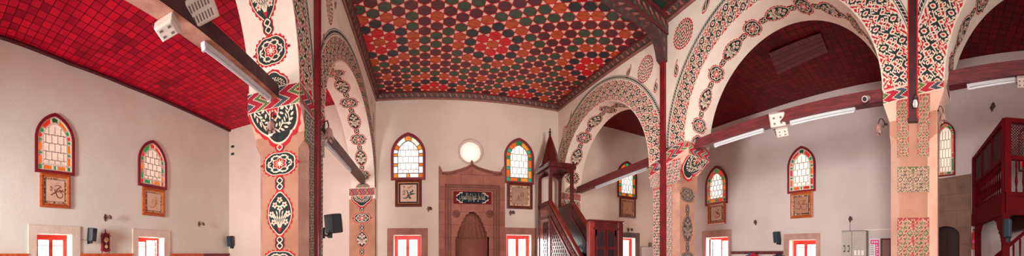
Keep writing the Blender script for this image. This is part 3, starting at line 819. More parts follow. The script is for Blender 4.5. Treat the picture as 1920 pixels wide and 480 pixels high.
# cross beam between the two arcades, with curved bracket ends
XB_ = Plane((-1.41,4.0), (4.254,4.767))
root = thing('crossbeam', 'dark painted beam crossing the nave between hexagon and green ceilings', 'beam', (XB_.p0.x, XB_.p0.y, CZ+4.2), XB_.rot, kind='thing')
w = MB(); L_ = XB_.len; z0 = .02
w.box(0,L_,-.13,.13,z0,.36,0); w.box(0,L_,-.16,-.12,.3,.36,1); w.box(0,L_,.12,.16,.3,.36,1); w.box(0,L_,-.14,-.128,z0,z0+.03,1); w.box(0,L_,.128,.14,z0,z0+.03,1)
P = Paint(w, lambda s, t, l: (s, t, z0-l), step=.002)
for k in range(34):
    s = .1 + k*L_/34; P(leaf(s,.05,.16,.07,.8),4,1); P(leaf(s+.06,-.05,.16,.07,-.8),3,1); P(leaf(s+.03,0,.08,.06,0),1,2)
for sg in (-1, 1):
    P = Paint(w, lambda s, t, l: (s, sg*(.13+l), t), step=.002)
    for k in range(34):
        s = .1 + k*L_/34; P(leaf(s,.15,.16,.07,.8),4,1); P(leaf(s+.06,.2,.16,.07,-.8),3,1); P(leaf(s+.03,.17,.08,.06,0),1,2)
w.build('beam_body', CORN, root)
for e in (0, 1):
    w = MB(); prof = [(0,.05),(.55,.05),(.5,-.02),(.34,-.06),(.22,-.14),(.16,-.3),(.12,-.44),(0,-.5)]
    pr = [(x if e == 0 else L_-x, z) for x, z in prof]
    w.hexa([(x,-.1,z) for x, z in pr], [(x,.1,z) for x, z in pr], 0)
    P = Paint(w, lambda s, t, l: ((s if e == 0 else L_-s), -.1-l, t), step=.002)
    for s, t, a in ((.1,-.3,1.4),(.1,-.12,1.0),(.24,-.02,.4),(.4,.02,.2)):
        P(leaf(s,t,.16,.07,a),4,1); P(leaf(s+.02,t+.01,.1,.03,a+.5),3,2)
    w.build('bracket', CORN, root)
# second bay ceiling: green boards with red battens
MATS['gb'] = grid_mat('green_boards', (44,66,48), (26,44,36), (150,22,28), .30, .05, .5, rot=.1)
NQ2 = [(-1.41,4.0), (4.254,4.767), (4.05,.3), (3.45,-3.85), (-1.41,-4.0)]
b = MB(); b.poly([(p[0],p[1],CZ+4.62) for p in NQ2]); b.poly([(p[0],p[1],CZ+4.72) for p in NQ2])
tag(b.build('ceiling_near', MATS['gb'], fix=False), 'dark green boarded ceiling with red battens beyond the crossbeam', 'ceiling', kind='structure')

# a patch of plain boards let into the right coffers
hz = lambda px: interp(px, [1325,1430,1650], [rp[1][1], rp[2][1], rp[3][1]])
k = MB(); q = []
for px, py in ((1442,100),(1538,62),(1553,98),(1458,141)):
    z = hz(px) - .03; r = (z-CZ)*F/(Y0-py); q.append(Vector((r*math.sin(th(px)), r*math.cos(th(px)), z)))
for j in range(5):
    f0, f1 = j/5+.008, (j+1)/5-.008
    a = [q[0]+(q[3]-q[0])*f0, q[1]+(q[2]-q[1])*f0, q[1]+(q[2]-q[1])*f1, q[0]+(q[3]-q[0])*f1]
    k.hexa([(p.x,p.y,p.z) for p in a], [(p.x,p.y,p.z+.02) for p in a], j % 2)
M['plank_b'] = mat('worn_planks_dark', (100,22,28), .6, (80,16,22), 3, .2, 12)
tag(k.build('trim_12', [M['plank_dark'], M['plank_b']]), 'patch of plain dark boards in the right aisle ceiling', 'ceiling boards', kind='structure')
# ------------------------------------------------------------------ windows
M['frame_dark'] = mat('window_frame_dark_red', (140,16,36), .5, (116,12,30), 8)
M['came'] = mat('window_came', (232,212,194), .7)
M['came_line'] = mat('window_came_line', (150,128,116), .7)
M['came_grey'] = mat('window_came_grey', (122,108,104), .7)
G = {'pink': glass('glass_clear_dimmed', (206,176,160)), 'white': glass('glass_clear', (255,255,252)), 'cream': glass('glass_cream', (250,240,226)),  # first pane colour is dimmed for the shaded outside of the left windows
     'red': glass('glass_red', (200,44,34)), 'orange': glass('glass_orange', (214,104,26)), 'green': glass('glass_green', (22,128,66)), 'dgreen': glass('glass_dark_green', (16,72,42)),
     'amber': glass('glass_amber', (232,150,44)), 'teal': glass('glass_teal', (40,168,126))}
GN = list(G); GL = [G[k] for k in GN]
# long panes, short panes, clear glass, came, per window
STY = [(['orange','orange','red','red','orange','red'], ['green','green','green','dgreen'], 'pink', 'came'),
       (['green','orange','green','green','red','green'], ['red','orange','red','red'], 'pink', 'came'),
       (['white','white','white','white','cream','white'], ['amber','amber','orange','amber'], 'white', 'came_grey'),
       (['orange','amber','orange','orange','amber','orange'], ['teal','green','teal','green'], 'white', 'came_grey'),
       (['orange','amber','orange','orange','orange','orange'], ['teal','green','green','teal'], 'white', 'came_grey'),
       (['orange','red','orange','red','red','orange'], ['green','green','dgreen','green'], 'cream', 'came'),
       (['orange','red','orange','red','red','orange'], ['green','green','green','dgreen'], 'cream', 'came'),
       (['orange','green','green','red','green','green'], ['red','orange','red','orange'], 'cream', 'came'),
       (['red','green','orange','red','green','orange'], ['green','red','green','red'], 'cream', 'came')]
ULAB = ['arched stained glass window with orange, red and green border, left wall, nearer of the pair', 'arched stained glass window with mostly green border, left wall beside the corner',
        'arched window with white and amber border panes, left of the stone niche', 'arched window with teal and orange border, right of the stone niche',
        'small arched window with teal and orange border behind the pulpit', 'arched stained glass window in orange and green on the right wall beside the pillar right of the pulpit',
        'arched stained glass window in orange and green seen through the largest arch', 'green bordered arched window half hidden by the pale pillar', 'coloured arched window glimpsed behind the balcony lattice']
for wi, (pl, a, z, w, h) in enumerate(UP):
    lng, sht, clr, came = STY[wi]
    p = pl.pt(a, 0, z)
    root = thing('window_%d' % (wi+1), ULAB[wi], 'window', p, pl.rot, None, 'structure')
    n = 9
    o0, o1, o2, o3 = (pane_outline(w, h, d*w, n) for d in (-.015, .055, .06, .19))
    f = MB()
    def ringbox(A, B, y0, y1):
        k = len(A)
        for i in range(k):
            j = (i+1) % k
            f.hexa([(A[i][0],y0,A[i][1]),(A[j][0],y0,A[j][1]),(B[j][0],y0,B[j][1]),(B[i][0],y0,B[i][1])],
                   [(A[i][0],y1,A[i][1]),(A[j][0],y1,A[j][1]),(B[j][0],y1,B[j][1]),(B[i][0],y1,B[i][1])])
    ringbox(o0, o1, -.035, .06)
    f.build('window_frame', M['frame_dark'], root)
    g = MB(); c = MB()
    thick = (.040 if came == 'came' else .020)*w
    x2, z2, x3, z3 = o2[-1][0], o2[0][1], o3[-1][0], o3[0][1]; zs = o2[1][1]
    def edge(o, x, t):   # 0..1 up the left side, 1..2 over the arch, 2..3 down the right side
        if t <= 1: return (-x, z3 + (zs-z3)*t)
        if t >= 2: return (x, z3 + (zs-z3)*(3-t))
        q = (t-1)*2*n; k_ = min(int(q), 2*n-1); A, B, u = o[1+k_], o[2+k_], q-k_
        return (A[0]+(B[0]-A[0])*u, A[1]+(B[1]-A[1])*u)
    def strip(A, B, dp=.026): c.bar((A[0],.0,A[1]), (B[0],.0,B[1]), thick, dp, 0, up=(0,1,0))
    acut = [1.0,1.10,1.20,1.42,1.58,1.80,1.90,2.0]
    side = [(0,.36,'l'),(.36,.50,'s'),(.50,.86,'l'),(.86,1.0,'s')]
    segs = side + [(acut[q], acut[q+1], 'lslslsl'[q]) for q in range(7)] + [(3-b_, 3-a_, kd) for a_, b_, kd in side[::-1]]
    il = si = 0
    for t0, t1, kd in segs:
        if kd == 'l': m = lng[il % len(lng)]; il += 1
        else: m = sht[si % len(sht)]; si += 1
        ts = [t0 + (t1-t0)*q/4 for q in range(5)]
        for u0, u1 in zip(ts, ts[1:]):
            g.poly([(p_[0],.012,p_[1]) for p_ in (edge(o2,x2,u0), edge(o2,x2,u1), edge(o3,x3,u1), edge(o3,x3,u0))], GN.index(m))
        strip(edge(o2,x2,t0), edge(o3,x3,t0))
    strip(edge(o2,x2,3), edge(o3,x3,3))
    bx = [-x2,-x3,-.16*x3,.16*x3,x3,x2]
    for q in range(5):
        m = [sht[0],lng[0],sht[1],lng[1],sht[2]][q]
        g.poly([(bx[q],.012,z2),(bx[q+1],.012,z2),(bx[q+1],.012,z3),(bx[q],.012,z3)], GN.index(m))
        if q: strip((bx[q],z2),(bx[q],z3))
    for t in [(o3[k[0]],o3[k[1]],o3[k[2]]) for k in tessellate_polygon([[Vector((q[0],q[1],0)) for q in o3]])]:
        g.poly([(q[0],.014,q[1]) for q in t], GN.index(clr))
    g.build('stained_panes', GL, root, fix=False)
    for i in range(len(o3)):
        A, B = o3[i], o3[(i+1) % len(o3)]; strip(A, B, .031 + .001*(i % 2))
    for q in range(len(o2)):
        A, B = o2[q], o2[(q+1) % len(o2)]; strip(A, B, .036 + .001*(q % 2))
    hw = o3[-1][0]; zb = o3[0][1]; zt = max(q[1] for q in o3)
    def half(zz):
        best = 0
        for i in range(len(o3)-1):
            (xa, za), (xb, zb2) = o3[i], o3[i+1]
            if (za-zz)*(zb2-zz) <= 0 and za != zb2: best = max(best, abs(xa + (xb-xa)*(zz-za)/(zb2-za)))
        return best or hw
    c2 = MB()
    rows = [0,.115] + [.115 + .2*k for k in range(1,5)]
    for i in range(len(rows)-1):
        z0 = zb + rows[i]*(zt-zb); z1 = zb + min(1, rows[i+1])*(zt-zb); x = half(z0+.001)
        if i:
            k = 8; pts = [(-x + 2*x*j/k, z0 + (.008*w if j % 2 else -.008*w)) for j in range(k+1)]
            for A, B in zip(pts, pts[1:]): c2.bar((A[0],0,A[1]), (B[0],0,B[1]), (.013*w if came == 'came' else .013*w), .016, 0, up=(0,1,0))
        xs_ = [-.5,0,.5] if i % 2 == 0 else [-.75,-.25,.25,.75]
        for q in xs_:
            xx = q*hw
            if abs(xx) < min(half(z0+.001), half(z1-.02))*.98 or (abs(xx) < half((z0+z1)/2)*.95):
                ze = z1
                while ze > z0 and abs(xx) > half(ze-.001): ze -= .01
                c2.bar((xx,0,z0), (xx,0,ze), (.013*w if came == 'came' else .013*w), .016, 0, up=(0,1,0))
    c.build('came_border', M[came], root); c2.build('came_lattice', M['came_line'], root)

def clear_glass(name):
    m = bpy.data.materials.new(name); m.use_nodes = True; nt = m.node_tree; nt.nodes.clear()
    o = nt.nodes.new('ShaderNodeOutputMaterial'); t = nt.nodes.new('ShaderNodeBsdfTransparent'); g = nt.nodes.new('ShaderNodeBsdfGlossy'); g.inputs['Roughness'].default_value = .05
    mx = nt.nodes.new('ShaderNodeMixShader'); mx.inputs[0].default_value = .06
    nt.links.new(t.outputs[0], mx.inputs[1]); nt.links.new(g.outputs[0], mx.inputs[2]); nt.links.new(mx.outputs[0], o.inputs[0]); return m
M['clear_glass'] = clear_glass('casement_glass')
# round window
root = thing('window_10', 'small round white window above the stone niche', 'window', BACK.pt(ROUND[1],0,ROUND[2]), 0, None, 'structure')
R = ROUND[3]; f = MB(); rs = []
prof = [(R+.05,0),(R+.05,-.015),(R+.03,-.03),(R+.005,-.012),(R-.018,.06),(R-.018,.10),(R+.02,.10),(R+.02,.01)]
M['round_rim'] = mat('round_window_rim', (206,178,170), .85)
ids = [[f.vert((r*math.cos(2*PI*k/36), y, r*math.sin(2*PI*k/36))) for k in range(36)] for r, y in prof]
for i in range(len(ids)):
    A, B = ids[i], ids[(i+1) % len(ids)]
    for k in range(36): f.f.append([A[k],A[(k+1)%36],B[(k+1)%36],B[k]]); f.m.append(0)
f.build('window_frame', M['round_rim'], root, smooth=True)
g = MB(); g.lathe([(R-.018,.07),(R-.018,.076)], axis='y', n=36); g.build('pane', G['white'], root)

# lower windows
M['sur_left'] = mat('window_stone_pale', (232,212,196), .9, (220,196,178), 3, .35, 20)
M['sur_back'] = mat('window_stone_brown', (176,116,100), .9, (150,96,84), 3, .35, 20)
M['sur_grey'] = mat('window_stone_grey', (126,98,92), .9, (104,80,76), 3, .35, 20)
M['sur_right'] = mat('window_stone_rose', (200,152,140), .9, (176,128,116), 3, .35, 20)
M['casement_red'] = mat('casement_red', (230,62,48), .45, (204,34,32), 6)  # red made brighter and more orange to carry the window glare
M['muntin'] = mat('muntin_grey', (150,120,110), .6)
M['reveal'] = mat('window_reveal', (246,228,212), .85)
SUR = ['sur_left','sur_left','sur_back','sur_back','sur_grey','sur_right','sur_right']
LLAB = ['red casement window in a pale stone surround left of the wall clock', 'red casement window with one leaf open on the left wall', 'red casement window in a brown stone surround left of the prayer niche',
        'red casement window between the prayer niche and the pulpit', 'red casement window partly hidden by the pulpit door', 'red casement window with one leaf open on the right wall beside the pillar right of the pulpit', 'red casement window in a rose stone surround beside the blue-black wall speaker']
OPEN = {1: 1, 4: 1, 5: -1}
for wi, (pl, s0, s1, st, i0, i1, it) in enumerate(LOW):
    am = (i0+i1)/2; z0 = .75
    root = thing('window_%d' % (wi+11), LLAB[wi], 'window', pl.pt(am,0,0), pl.rot, None, 'structure')
    f = MB(); x0, x1 = i0-am, i1-am
    f.plate([(s0-am,z0-.2),(s1-am,z0-.2),(s1-am,st),(s0-am,st)], [[(x0,z0),(x1,z0),(x1,it),(x0,it)]], -.025, .005)
    f.build('stone_surround', M[SUR[wi]], root, bevel=.006)
    f = MB(); t = .012
    f.box(x0,x0+t,.0,WT,z0,it,0); f.box(x1-t,x1,.0,WT,z0,it,0); f.box(x0,x1,.0,WT,it-t,it,0); f.box(x0,x1,.0,WT,z0,z0+t,0)
    f.build('reveal', M['reveal'], root)
    cb = .055; y0, y1 = .20, .25
    f = MB(); X0, X1 = x0+t, x1-t; xm = (X0+X1)/2; zt = it-t
    f.box(X0,X0+cb,y0,y1,z0+t,zt); f.box(X1-cb,X1,y0,y1,z0+t,zt); f.box(X0+cb,X1-cb,y0,y1,zt-cb*1.2,zt); f.box(X0+cb,X1-cb,y0,y1,z0+t,z0+t+cb)
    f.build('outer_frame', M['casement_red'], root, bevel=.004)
    op = OPEN.get(wi, 0)
    for sg in (-1, 1):
        a0, a1 = (X0+cb, xm) if sg < 0 else (xm, X1-cb)
        wd = a1-a0; zb, ze = z0+t+cb, zt-cb*1.2
        # an opened leaf swings into the room about its outer edge
        if op == sg:
            hx = a0 if sg < 0 else a1
            fn = lambda p, hx=hx, sg=sg, a0=a0, a1=a1: (hx - sg*.02, y0 + .02 + (p[0]-a0 if sg < 0 else a1-p[0])*-.42, p[2]) if False else (hx - sg*(.03 + .5*abs(p[0]-hx)) - sg*(p[1]-y0)*.8, y0 - .78*abs(p[0]-hx) + (p[1]-y0)*.5, p[2])
        else: fn = lambda p: p
        k = MB(fn); lw = .045
        k.box(a0,a0+lw,y0-.008,y1-.01,zb,ze); k.box(a1-lw,a1,y0-.008,y1-.01,zb,ze); k.box(a0+lw,a1-lw,y0-.008,y1-.01,zb,zb+lw); k.box(a0+lw,a1-lw,y0-.008,y1-.01,ze-lw,ze)
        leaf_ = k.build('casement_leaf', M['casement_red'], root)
        k = MB(fn); zz = zb + lw
        while zz < ze-.1:
            zz += .30
            if zz < ze-.12: k.box(a0+lw,a1-lw,y0+.004,y1-.02,zz,zz+.014)
        k.build('muntin', M['muntin'], leaf_)
        k = MB(fn); k.box(a0+lw,a1-lw,y0+.02,y0+.024,zb+lw,ze-lw)
        k.build('pane', M['clear_glass'], leaf_)
# ------------------------------------------------------------------ framed calligraphy
M['gilt'] = mat('frame_gilt_wood', (196,98,48), .35, (158,66,32), 9, stretch=(1,1,4))
M['brown_frame'] = mat('frame_brown_wood', (112,46,30), .35, (84,32,24), 9)
M['gilt_line'] = mat('frame_gold_line', (222,150,84), .3, metal=.3)
M['paper'] = mat('calligraphy_paper', (230,190,164), .6, (220,176,150), 4)
M['paper_dim'] = mat('calligraphy_paper_dim', (184,132,104), .5, (170,116,92), 5)
M['mat_pale'] = mat('frame_mat_pale', (222,190,168), .5, (168,128,108), 16)
M['mat_dark'] = mat('frame_mat_dark', (40,32,32), .2, (60,50,46), 8)
M['mat_grey'] = mat('frame_mat_grey', (120,98,86), .3, (92,74,66), 14)
M['ink'] = mat('ink_black', (38,26,26), .5)
M['ink_brown'] = mat('ink_brown', (132,66,48), .5)
M['ink_gold'] = mat('ink_gold', (206,142,70), .45)
WORDS = {
 'husayn': ([[(.46,.70),(.62,.76),(.80,.70),(.66,.62),(.56,.50),(.54,.34),(.64,.20),(.80,.18),(.90,.30),(.84,.42),(.70,.42)], [(.56,.48),(.66,.46),(.74,.54),(.80,.46),(.87,.54),(.92,.46),(.97,.50)], [(.44,.58),(.48,.48),(.44,.38),(.34,.33),(.26,.30)], [(.22,.34),(.28,.28),(.36,.26)], [(.20,.56),(.24,.70),(.30,.58),(.24,.48),(.20,.56)]],
            [(.40,.74),(.52,.84),(.60,.86),(.44,.24),(.50,.22),(.34,.64)]),
 'ali': ([[(.80,.62),(.70,.60),(.66,.50),(.74,.44),(.86,.42)], [(.74,.44),(.64,.38),(.60,.44)], [(.60,.84),(.61,.62),(.60,.42),(.54,.26),(.38,.18),(.22,.20),(.16,.30)], [(.30,.60),(.42,.66),(.40,.54),(.26,.50)], [(.66,.22),(.67,.10)]],
         [(.76,.76),(.82,.70),(.70,.74),(.34,.34),(.40,.34)]),
 'muhammad': ([[(.70,.66),(.76,.68),(.76,.60),(.66,.57),(.60,.50),(.74,.48),(.92,.46)], [(.92,.46),(.78,.44),(.64,.42),(.54,.36),(.58,.26),(.66,.20),(.56,.20),(.46,.28)], [(.36,.70),(.43,.60),(.48,.46),(.46,.30),(.36,.22),(.22,.20),(.16,.26)], [(.16,.84),(.22,.92),(.26,.84),(.20,.78)], [(.40,.82),(.56,.84),(.70,.92),(.78,.88)], [(.12,.62),(.18,.56),(.24,.66),(.28,.54),(.18,.46),(.12,.52)], [(.12,.42),(.22,.42),(.30,.46)]],
              [(.50,.76),(.54,.76),(.88,.82),(.80,.16),(.84,.18),(.42,.12),(.20,.72)]),
 'faint': ([[(.34,.34),(.42,.30),(.44,.38),(.38,.46),(.50,.52)], [(.60,.76),(.58,.5),(.64,.42)], [(.72,.74),(.72,.42)], [(.28,.26),(.5,.22),(.74,.28)]], [(.44,.62),(.5,.66)]),
 'allah': ([[(.62,.80),(.50,.86),(.44,.74),(.58,.62),(.66,.48),(.56,.30),(.42,.22),(.36,.32)], [(.72,.66),(.78,.44),(.66,.34),(.58,.42)], [(.28,.66),(.32,.50),(.26,.38)]], [(.34,.80),(.78,.76)]),
 'umar': ([[(.62,.82),(.72,.76),(.60,.68),(.56,.58),(.70,.54),(.84,.56)], [(.40,.78),(.46,.62),(.60,.46),(.78,.44),(.84,.34),(.70,.24),(.50,.20),(.34,.24)], [(.52,.62),(.72,.40)], [(.22,.66),(.30,.60),(.26,.48),(.18,.44)], [(.30,.30),(.44,.34),(.60,.32)]], [(.5,.9),(.3,.8),(.86,.7),(.2,.3)]),
 'hasan': ([[(.52,.76),(.66,.74),(.82,.78),(.68,.66),(.58,.56),(.66,.54),(.84,.54),(.92,.40),(.84,.24),(.66,.18),(.54,.26),(.56,.40)], [(.56,.56),(.46,.50),(.44,.34),(.32,.26),(.14,.30),(.06,.42)], [(.22,.62),(.30,.72),(.36,.60),(.28,.52),(.22,.62)], [(.46,.82),(.44,.70)], [(.10,.56),(.16,.66)]],
            [(.64,.86),(.72,.88),(.30,.80),(.40,.42)]),
}
FR = [(LEFT,74,131,326,390,'gilt','mat_pale','paper','ink_brown','husayn','gilt framed calligraphy in brown script, below the nearer left stained window'),
      (LEFT,266,308,353,405,'gilt','mat_pale','paper','ink_gold','ali','gilt framed calligraphy in faint gold script, below the green bordered window'),
      (BACK,741,791,337,388,'brown_frame','mat_dark','paper','ink','muhammad','brown framed black calligraphy on a dark mat, left of the niche'),
      (BACK,950,998,343,392,'brown_frame','mat_pale','paper_dim','ink_brown','faint','brown framed plaque with dim script between the niche and the pulpit'),
      (BACK,1161,1191,371,409,'brown_frame','mat_grey','paper_dim','ink_gold','allah','small dark framed gold calligraphy behind the pulpit'),
      (RIGHT,1328,1361,380,421,'gilt','mat_grey','paper','ink_brown','umar','framed calligraphy with grey mat beside the pillar right of the pulpit'),
      (RIGHT,1483,1525,360,409,'gilt','mat_grey','paper_dim','ink_brown','hasan','framed calligraphy with grey mat seen through the largest arch')]
for pl, x0, x1, yt, yb, fm, mm, pm, im, wd, lab in FR:
    a0, _ = pl.hit(x0); a1, _ = pl.hit(x1); r = pl.hit((x0+x1)/2)[1]; zt, zb = zpx(yt, r), zpx(yb, r)
    w, h = a1-a0, zt-zb
    root = thing('picture_frame', lab, 'picture frame', pl.pt((a0+a1)/2, 0, zb), pl.rot, 'framed calligraphy below the arched windows')
    f = MB(); b_ = .11*w
    def rect(d): return [(-w/2+d, d), (w/2-d, d), (w/2-d, h-d), (-w/2+d, h-d)]
    def ring(A, B, ya, yb_, m):
        for i in range(4):
            j = (i+1) % 4
            f.hexa([(A[i][0],ya,A[i][1]),(A[j][0],ya,A[j][1]),(A[j][0],-.002,A[j][1]),(A[i][0],-.002,A[i][1])], [(B[i][0],yb_,B[i][1]),(B[j][0],yb_,B[j][1]),(B[j][0],-.002,B[j][1]),(B[i][0],-.002,B[i][1])], m)
    ring(rect(0), rect(b_*.55), -.035, -.05, 0); ring(rect(b_*.55), rect(b_), -.05, -.03, 0); ring(rect(b_), rect(b_*1.18), -.03, -.026, 1)
    f.build('frame_moulding', [M[fm], M['gilt_line']], root)
    k = MB(); k.box(-w/2+b_, w/2-b_, -.018, -.004, b_, h-b_, 0)
    # cut paper ornament round the mat
    P = Paint(k, lambda s, t, l: (s, -.018-l, t)); rg = random.Random(len(lab))
    i0 = .25*w
    if mm != 'mat_dark':
        for _ in range(70):
            e = rg.random(); sd_ = rg.choice('lrtb'); u = b_ + (w-2*b_)*rg.random(); v = b_ + (h-2*b_)*rg.random()
            q = {'l': (-w/2+b_+.045*w, v), 'r': (w/2-b_-.045*w, v), 't': (u-w/2, h-b_-.045*w), 'b': (u-w/2, b_+.045*w)}[sd_]
            P(leaf(q[0], q[1], .07*w, .03*w, rg.random()*PI), 1 if rg.random() < .6 else 2, 1)
    k.build('mat', [M[mm], M['brown_frame'], M['paper']], root)
    k = MB(); ix, iz0, iz1 = w*.30, h*.19, h*.81
    k.box(-ix-.008, ix+.008, -.024, -.018, iz0-.008, iz1+.008, 1); k.box(-ix, ix, -.027, -.020, iz0, iz1, 0)
    P = Paint(k, lambda s, t, l: (s, -.027-l, t)); cur, dots = WORDS[wd]; S = 2*ix; Hh = iz1-iz0
    mp = lambda q: (-ix + q[0]*S, iz0 + q[1]*Hh)
    for i, cpts in enumerate(cur):
        sp = spline([mp(q) for q in cpts], 5); nn = len(sp)
        bw_ = (.062 if i < 3 else .030)*S*(1.25 if wd == 'muhammad' else .95)
        P.many(stroke(sp, [bw_*(.35 + .65*math.sin(PI*min(1, (j+.6)/nn*1.05))) for j in range(nn)]), 2, 1 + i*.2)
    for q in dots:
        c = mp(q); P([(c[0]-.02*S,c[1]),(c[0],c[1]-.02*S),(c[0]+.02*S,c[1]),(c[0],c[1]+.02*S)], 2, 1)
    k.build('calligraphy_sheet', [M[pm], M['brown_frame'], M[im]], root)

# ------------------------------------------------------------------ wall sconces
M['iron'] = mat('dark_iron', (58,42,40), .5, metal=.4)
M['brass'] = mat('brass_plate', (122,78,56), .4, (92,56,44), 20, metal=.4)
M['tulip'] = mat('tulip_glass', (236,212,204), .25, (206,160,148), 12)
M['tulip_dark'] = mat('tulip_glass_dark', (190,146,136), .3, (150,104,96), 14)
M['sconce_shade'] = mat('sconce_shade', (104,70,64), .35, (80,52,50), 12)
M['bulb'] = mat('lamp_bulb', (246,236,226), .2)
def sconce_proto():
    root = thing('wall_sconce', '', 'sconce')
    k = MB(); k.lathe([(0,-.02),(.045,-.02),(.055,-.008),(.055,0)], axis='y', n=12)
    P = [(-.0,.1),(.03,.07),(.022,.03),(.04,0),(.022,-.03),(.03,-.07),(0,-.11),(-.03,-.07),(-.022,-.03),(-.04,0),(-.022,.03),(-.03,.07)]
    k.hexa([(x,-.014,z) for x, z in P], [(x,0,z) for x, z in P]); k.build('back_plate', M['brass'], root, smooth=True)
    k = MB(); k.tube([(0,-.01,0),(.005,-.07,-.02),(.02,-.12,.02),(.05,-.14,.06),(.075,-.145,.05)], .009, 6); k.build('arm', M['iron'], root, smooth=True)
    k = MB(); rs = []
    for r, h in ((.012,.0),(.03,-.012),(.042,-.045),(.04,-.075),(.055,-.10)):
        rs.append([(.08 + r*(1+.12*math.cos(5*2*PI*i/20)*(h < -.05))*math.cos(2*PI*i/20), -.147 + r*(1+.12*math.cos(5*2*PI*i/20)*(h < -.05))*math.sin(2*PI*i/20), .052+h) for i in range(20)])
    k.rings(rs); k.build('glass_shade', M['sconce_shade'], root, smooth=True)
    return root
SCN = [(LEFT,197,408,'small iron wall sconce above the wooden clock',1),(LEFT,373,420,'small iron wall sconce on the left wall near the corner',1),(BACK,803,392,'dark wall sconce between the black calligraphy and the niche',1),
       (BACK,957,399,'dark wall sconce below the dim plaque',1),(BACK,1178,431,'dark wall sconce above the window behind the pulpit door',1),(RIGHT,1417,417,'dark wall sconce between the two right windows',-1),
       (RIGHT,1594,411,'dark wall sconce above the grey metal cabinet',-1),(RIGHT2,1860,202,'dark wall sconce high up left of the balcony',-1)]
sp0 = sconce_proto()
for i, (pl, px, py, lab, fl) in enumerate(SCN):
    o = sp0 if i == 0 else copy_tree(sp0)
    a, r = pl.hit(px); o.location = pl.pt(a, -.002, zpx(py, r)); o.rotation_euler = (0,0,pl.rot); o.scale = (.82,.82,.82); o['label'] = lab; o['group'] = 'wall sconces'

# ------------------------------------------------------------------ loudspeakers
M['black_plastic'] = mat('black_plastic', (30,32,36), .45)
M['black_grille'] = mat('speaker_grille', (52,52,56), .7, (40,40,44), 60)
M['teal_black'] = mat('speaker_blue_black', (26,44,54), .5)
M['teal_grille'] = mat('speaker_blue_grille', (36,56,66), .7, (28,46,56), 60)
def speaker(lab, loc, rot, w, h, d, body, gr, bracket='wall', tilt=.15, cable=True):
    root = thing('loudspeaker', lab, 'loudspeaker', loc, rot, 'wall loudspeakers')
    ct, st = math.cos(tilt), math.sin(tilt); y0 = -.10
    fn = lambda p: (p[0], y0 + p[1]*ct + p[2]*st*-1 if False else y0 + p[1]*ct - p[2]*st, p[2]*ct + p[1]*st)
    k = MB(fn); e = .18*w
    prof = [(-w/2,0),(w/2,0),(w/2,-d*.55),(w/2-e,-d),(-w/2+e,-d),(-w/2,-d*.55)]
    k.hexa([(x,y,-h/2) for x, y in prof], [(x,y,h/2) for x, y in prof]); k.build('cabinet', M[body], root, bevel=.012)
    k = MB(fn); prof = [(-w/2+.006+e,-d-.006),(w/2-e-.006,-d-.006),(w/2-e-.006,-d+.004),(-w/2+e+.006,-d+.004)]
    k.hexa([(x,y,-h*.45) for x, y in prof], [(x,y,h*.22) for x, y in prof]); k.build('grille', M[gr], root, bevel=.004)
    k = MB(); k.box(-.03,.03,-.012,0,-h*.75,-h*.2); k.tube([(0,-.01,-h*.55),(0,-.08,-h*.62),(0,y0-.02,-h*.45)], .016, 8); k.box(-.022,.022,y0-.05,y0+.0,-h*.72,-h*.45); k.build('bracket', M['black_plastic'], root)
    if not cable: return root
    k = MB(); k.tube([(-.0,y0,-h*.3),(-w*.5,-.06,-h*.5),(-w*.9,-.02,-h*.42),(-w*1.1,-.008,-h*.45)], .004, 5); k.build('cable', M['black_plastic'], root)
    return root
for pl, px, py, hp, wp, body, gr, lab in ((LEFT,170,439,24,15,'black_plastic','black_grille','dark grey wall speaker between the window and the wooden clock'),
        (RIGHT,1459,444,20,11,'teal_black','teal_grille','blue-black wall speaker left of the rose stone window')):
    a, r = pl.hit(px, .1); speaker(lab, pl.pt(a, 0, zpx(py, r)), pl.rot, wp*r/F*1.05, hp*r/F, .17, body, gr)
r = 10.9; p = at(430.5,452,r); speaker('small green-black speaker in the left back corner', (-6.08, 8.999, p.z), 0.0, .19, .34, .17, 'teal_black', 'teal_grille', cable=False)
# big one on the left pillar
p = at(622,420,4.55); speaker('large black speaker on a bracket behind the tall left pillar', (-1.405+.0, 4.27, p.z), 2.55, .20, .27, .2, 'black_plastic', 'black_plastic', tilt=-.12)

# ------------------------------------------------------------------ wall clock
a, r = LEFT.hit(196); zc_ = zpx(455, r); zk = r/F
M['clock_wood'] = mat('clock_red_wood', (150,10,34), .35, (116,8,28), 10)
M['clock_dark'] = mat('clock_recess', (58,10,18), .4)
M['clock_dial'] = mat('clock_dial_gold', (224,178,128), .35)
root = thing('wall_clock', 'red wooden pendulum wall clock left of the second window', 'clock', LEFT.pt(a,0,zc_), LEFT.rot)
w, h = 17*zk*.95, 32*zk
k = MB()
k.box(-w/2,w/2,-.07,0,-h*.42,h*.42,0); k.box(-w*.58,w*.58,-.09,0,h*.36,h*.43,0); k.box(-w*.56,w*.56,-.085,0,-h*.47,-h*.40,0)
k.box(-w*.4,-w*.33,-.08,-.07,-h*.4,h*.36); k.box(w*.33,w*.4,-.08,-.07,-h*.4,h*.36)
k.hexa([(x,-.07,z) for x, z in ((-w*.5,h*.43),(w*.5,h*.43),(w*.3,h*.5),(.12*w,h*.54),(0,h*.6),(-.12*w,h*.54),(-w*.3,h*.5))], [(x,-.0,z) for x, z in ((-w*.5,h*.43),(w*.5,h*.43),(w*.3,h*.5),(.12*w,h*.54),(0,h*.6),(-.12*w,h*.54),(-w*.3,h*.5))])
for s in (-1,1): k.lathe([(.0,0),(.012,.01),(.016,.03),(.006,.05),(.0,.07)], (s*w*.5,-.045,h*.43), n=8); k.lathe([(.0,-.07),(.014,-.04),(.006,-.02),(.016,0)], (s*w*.5,-.045,-h*.45), n=8)
k.lathe([(.02,0),(.012,.02),(.018,.05),(0,.1)], (0,-.035,h*.56), n=8)
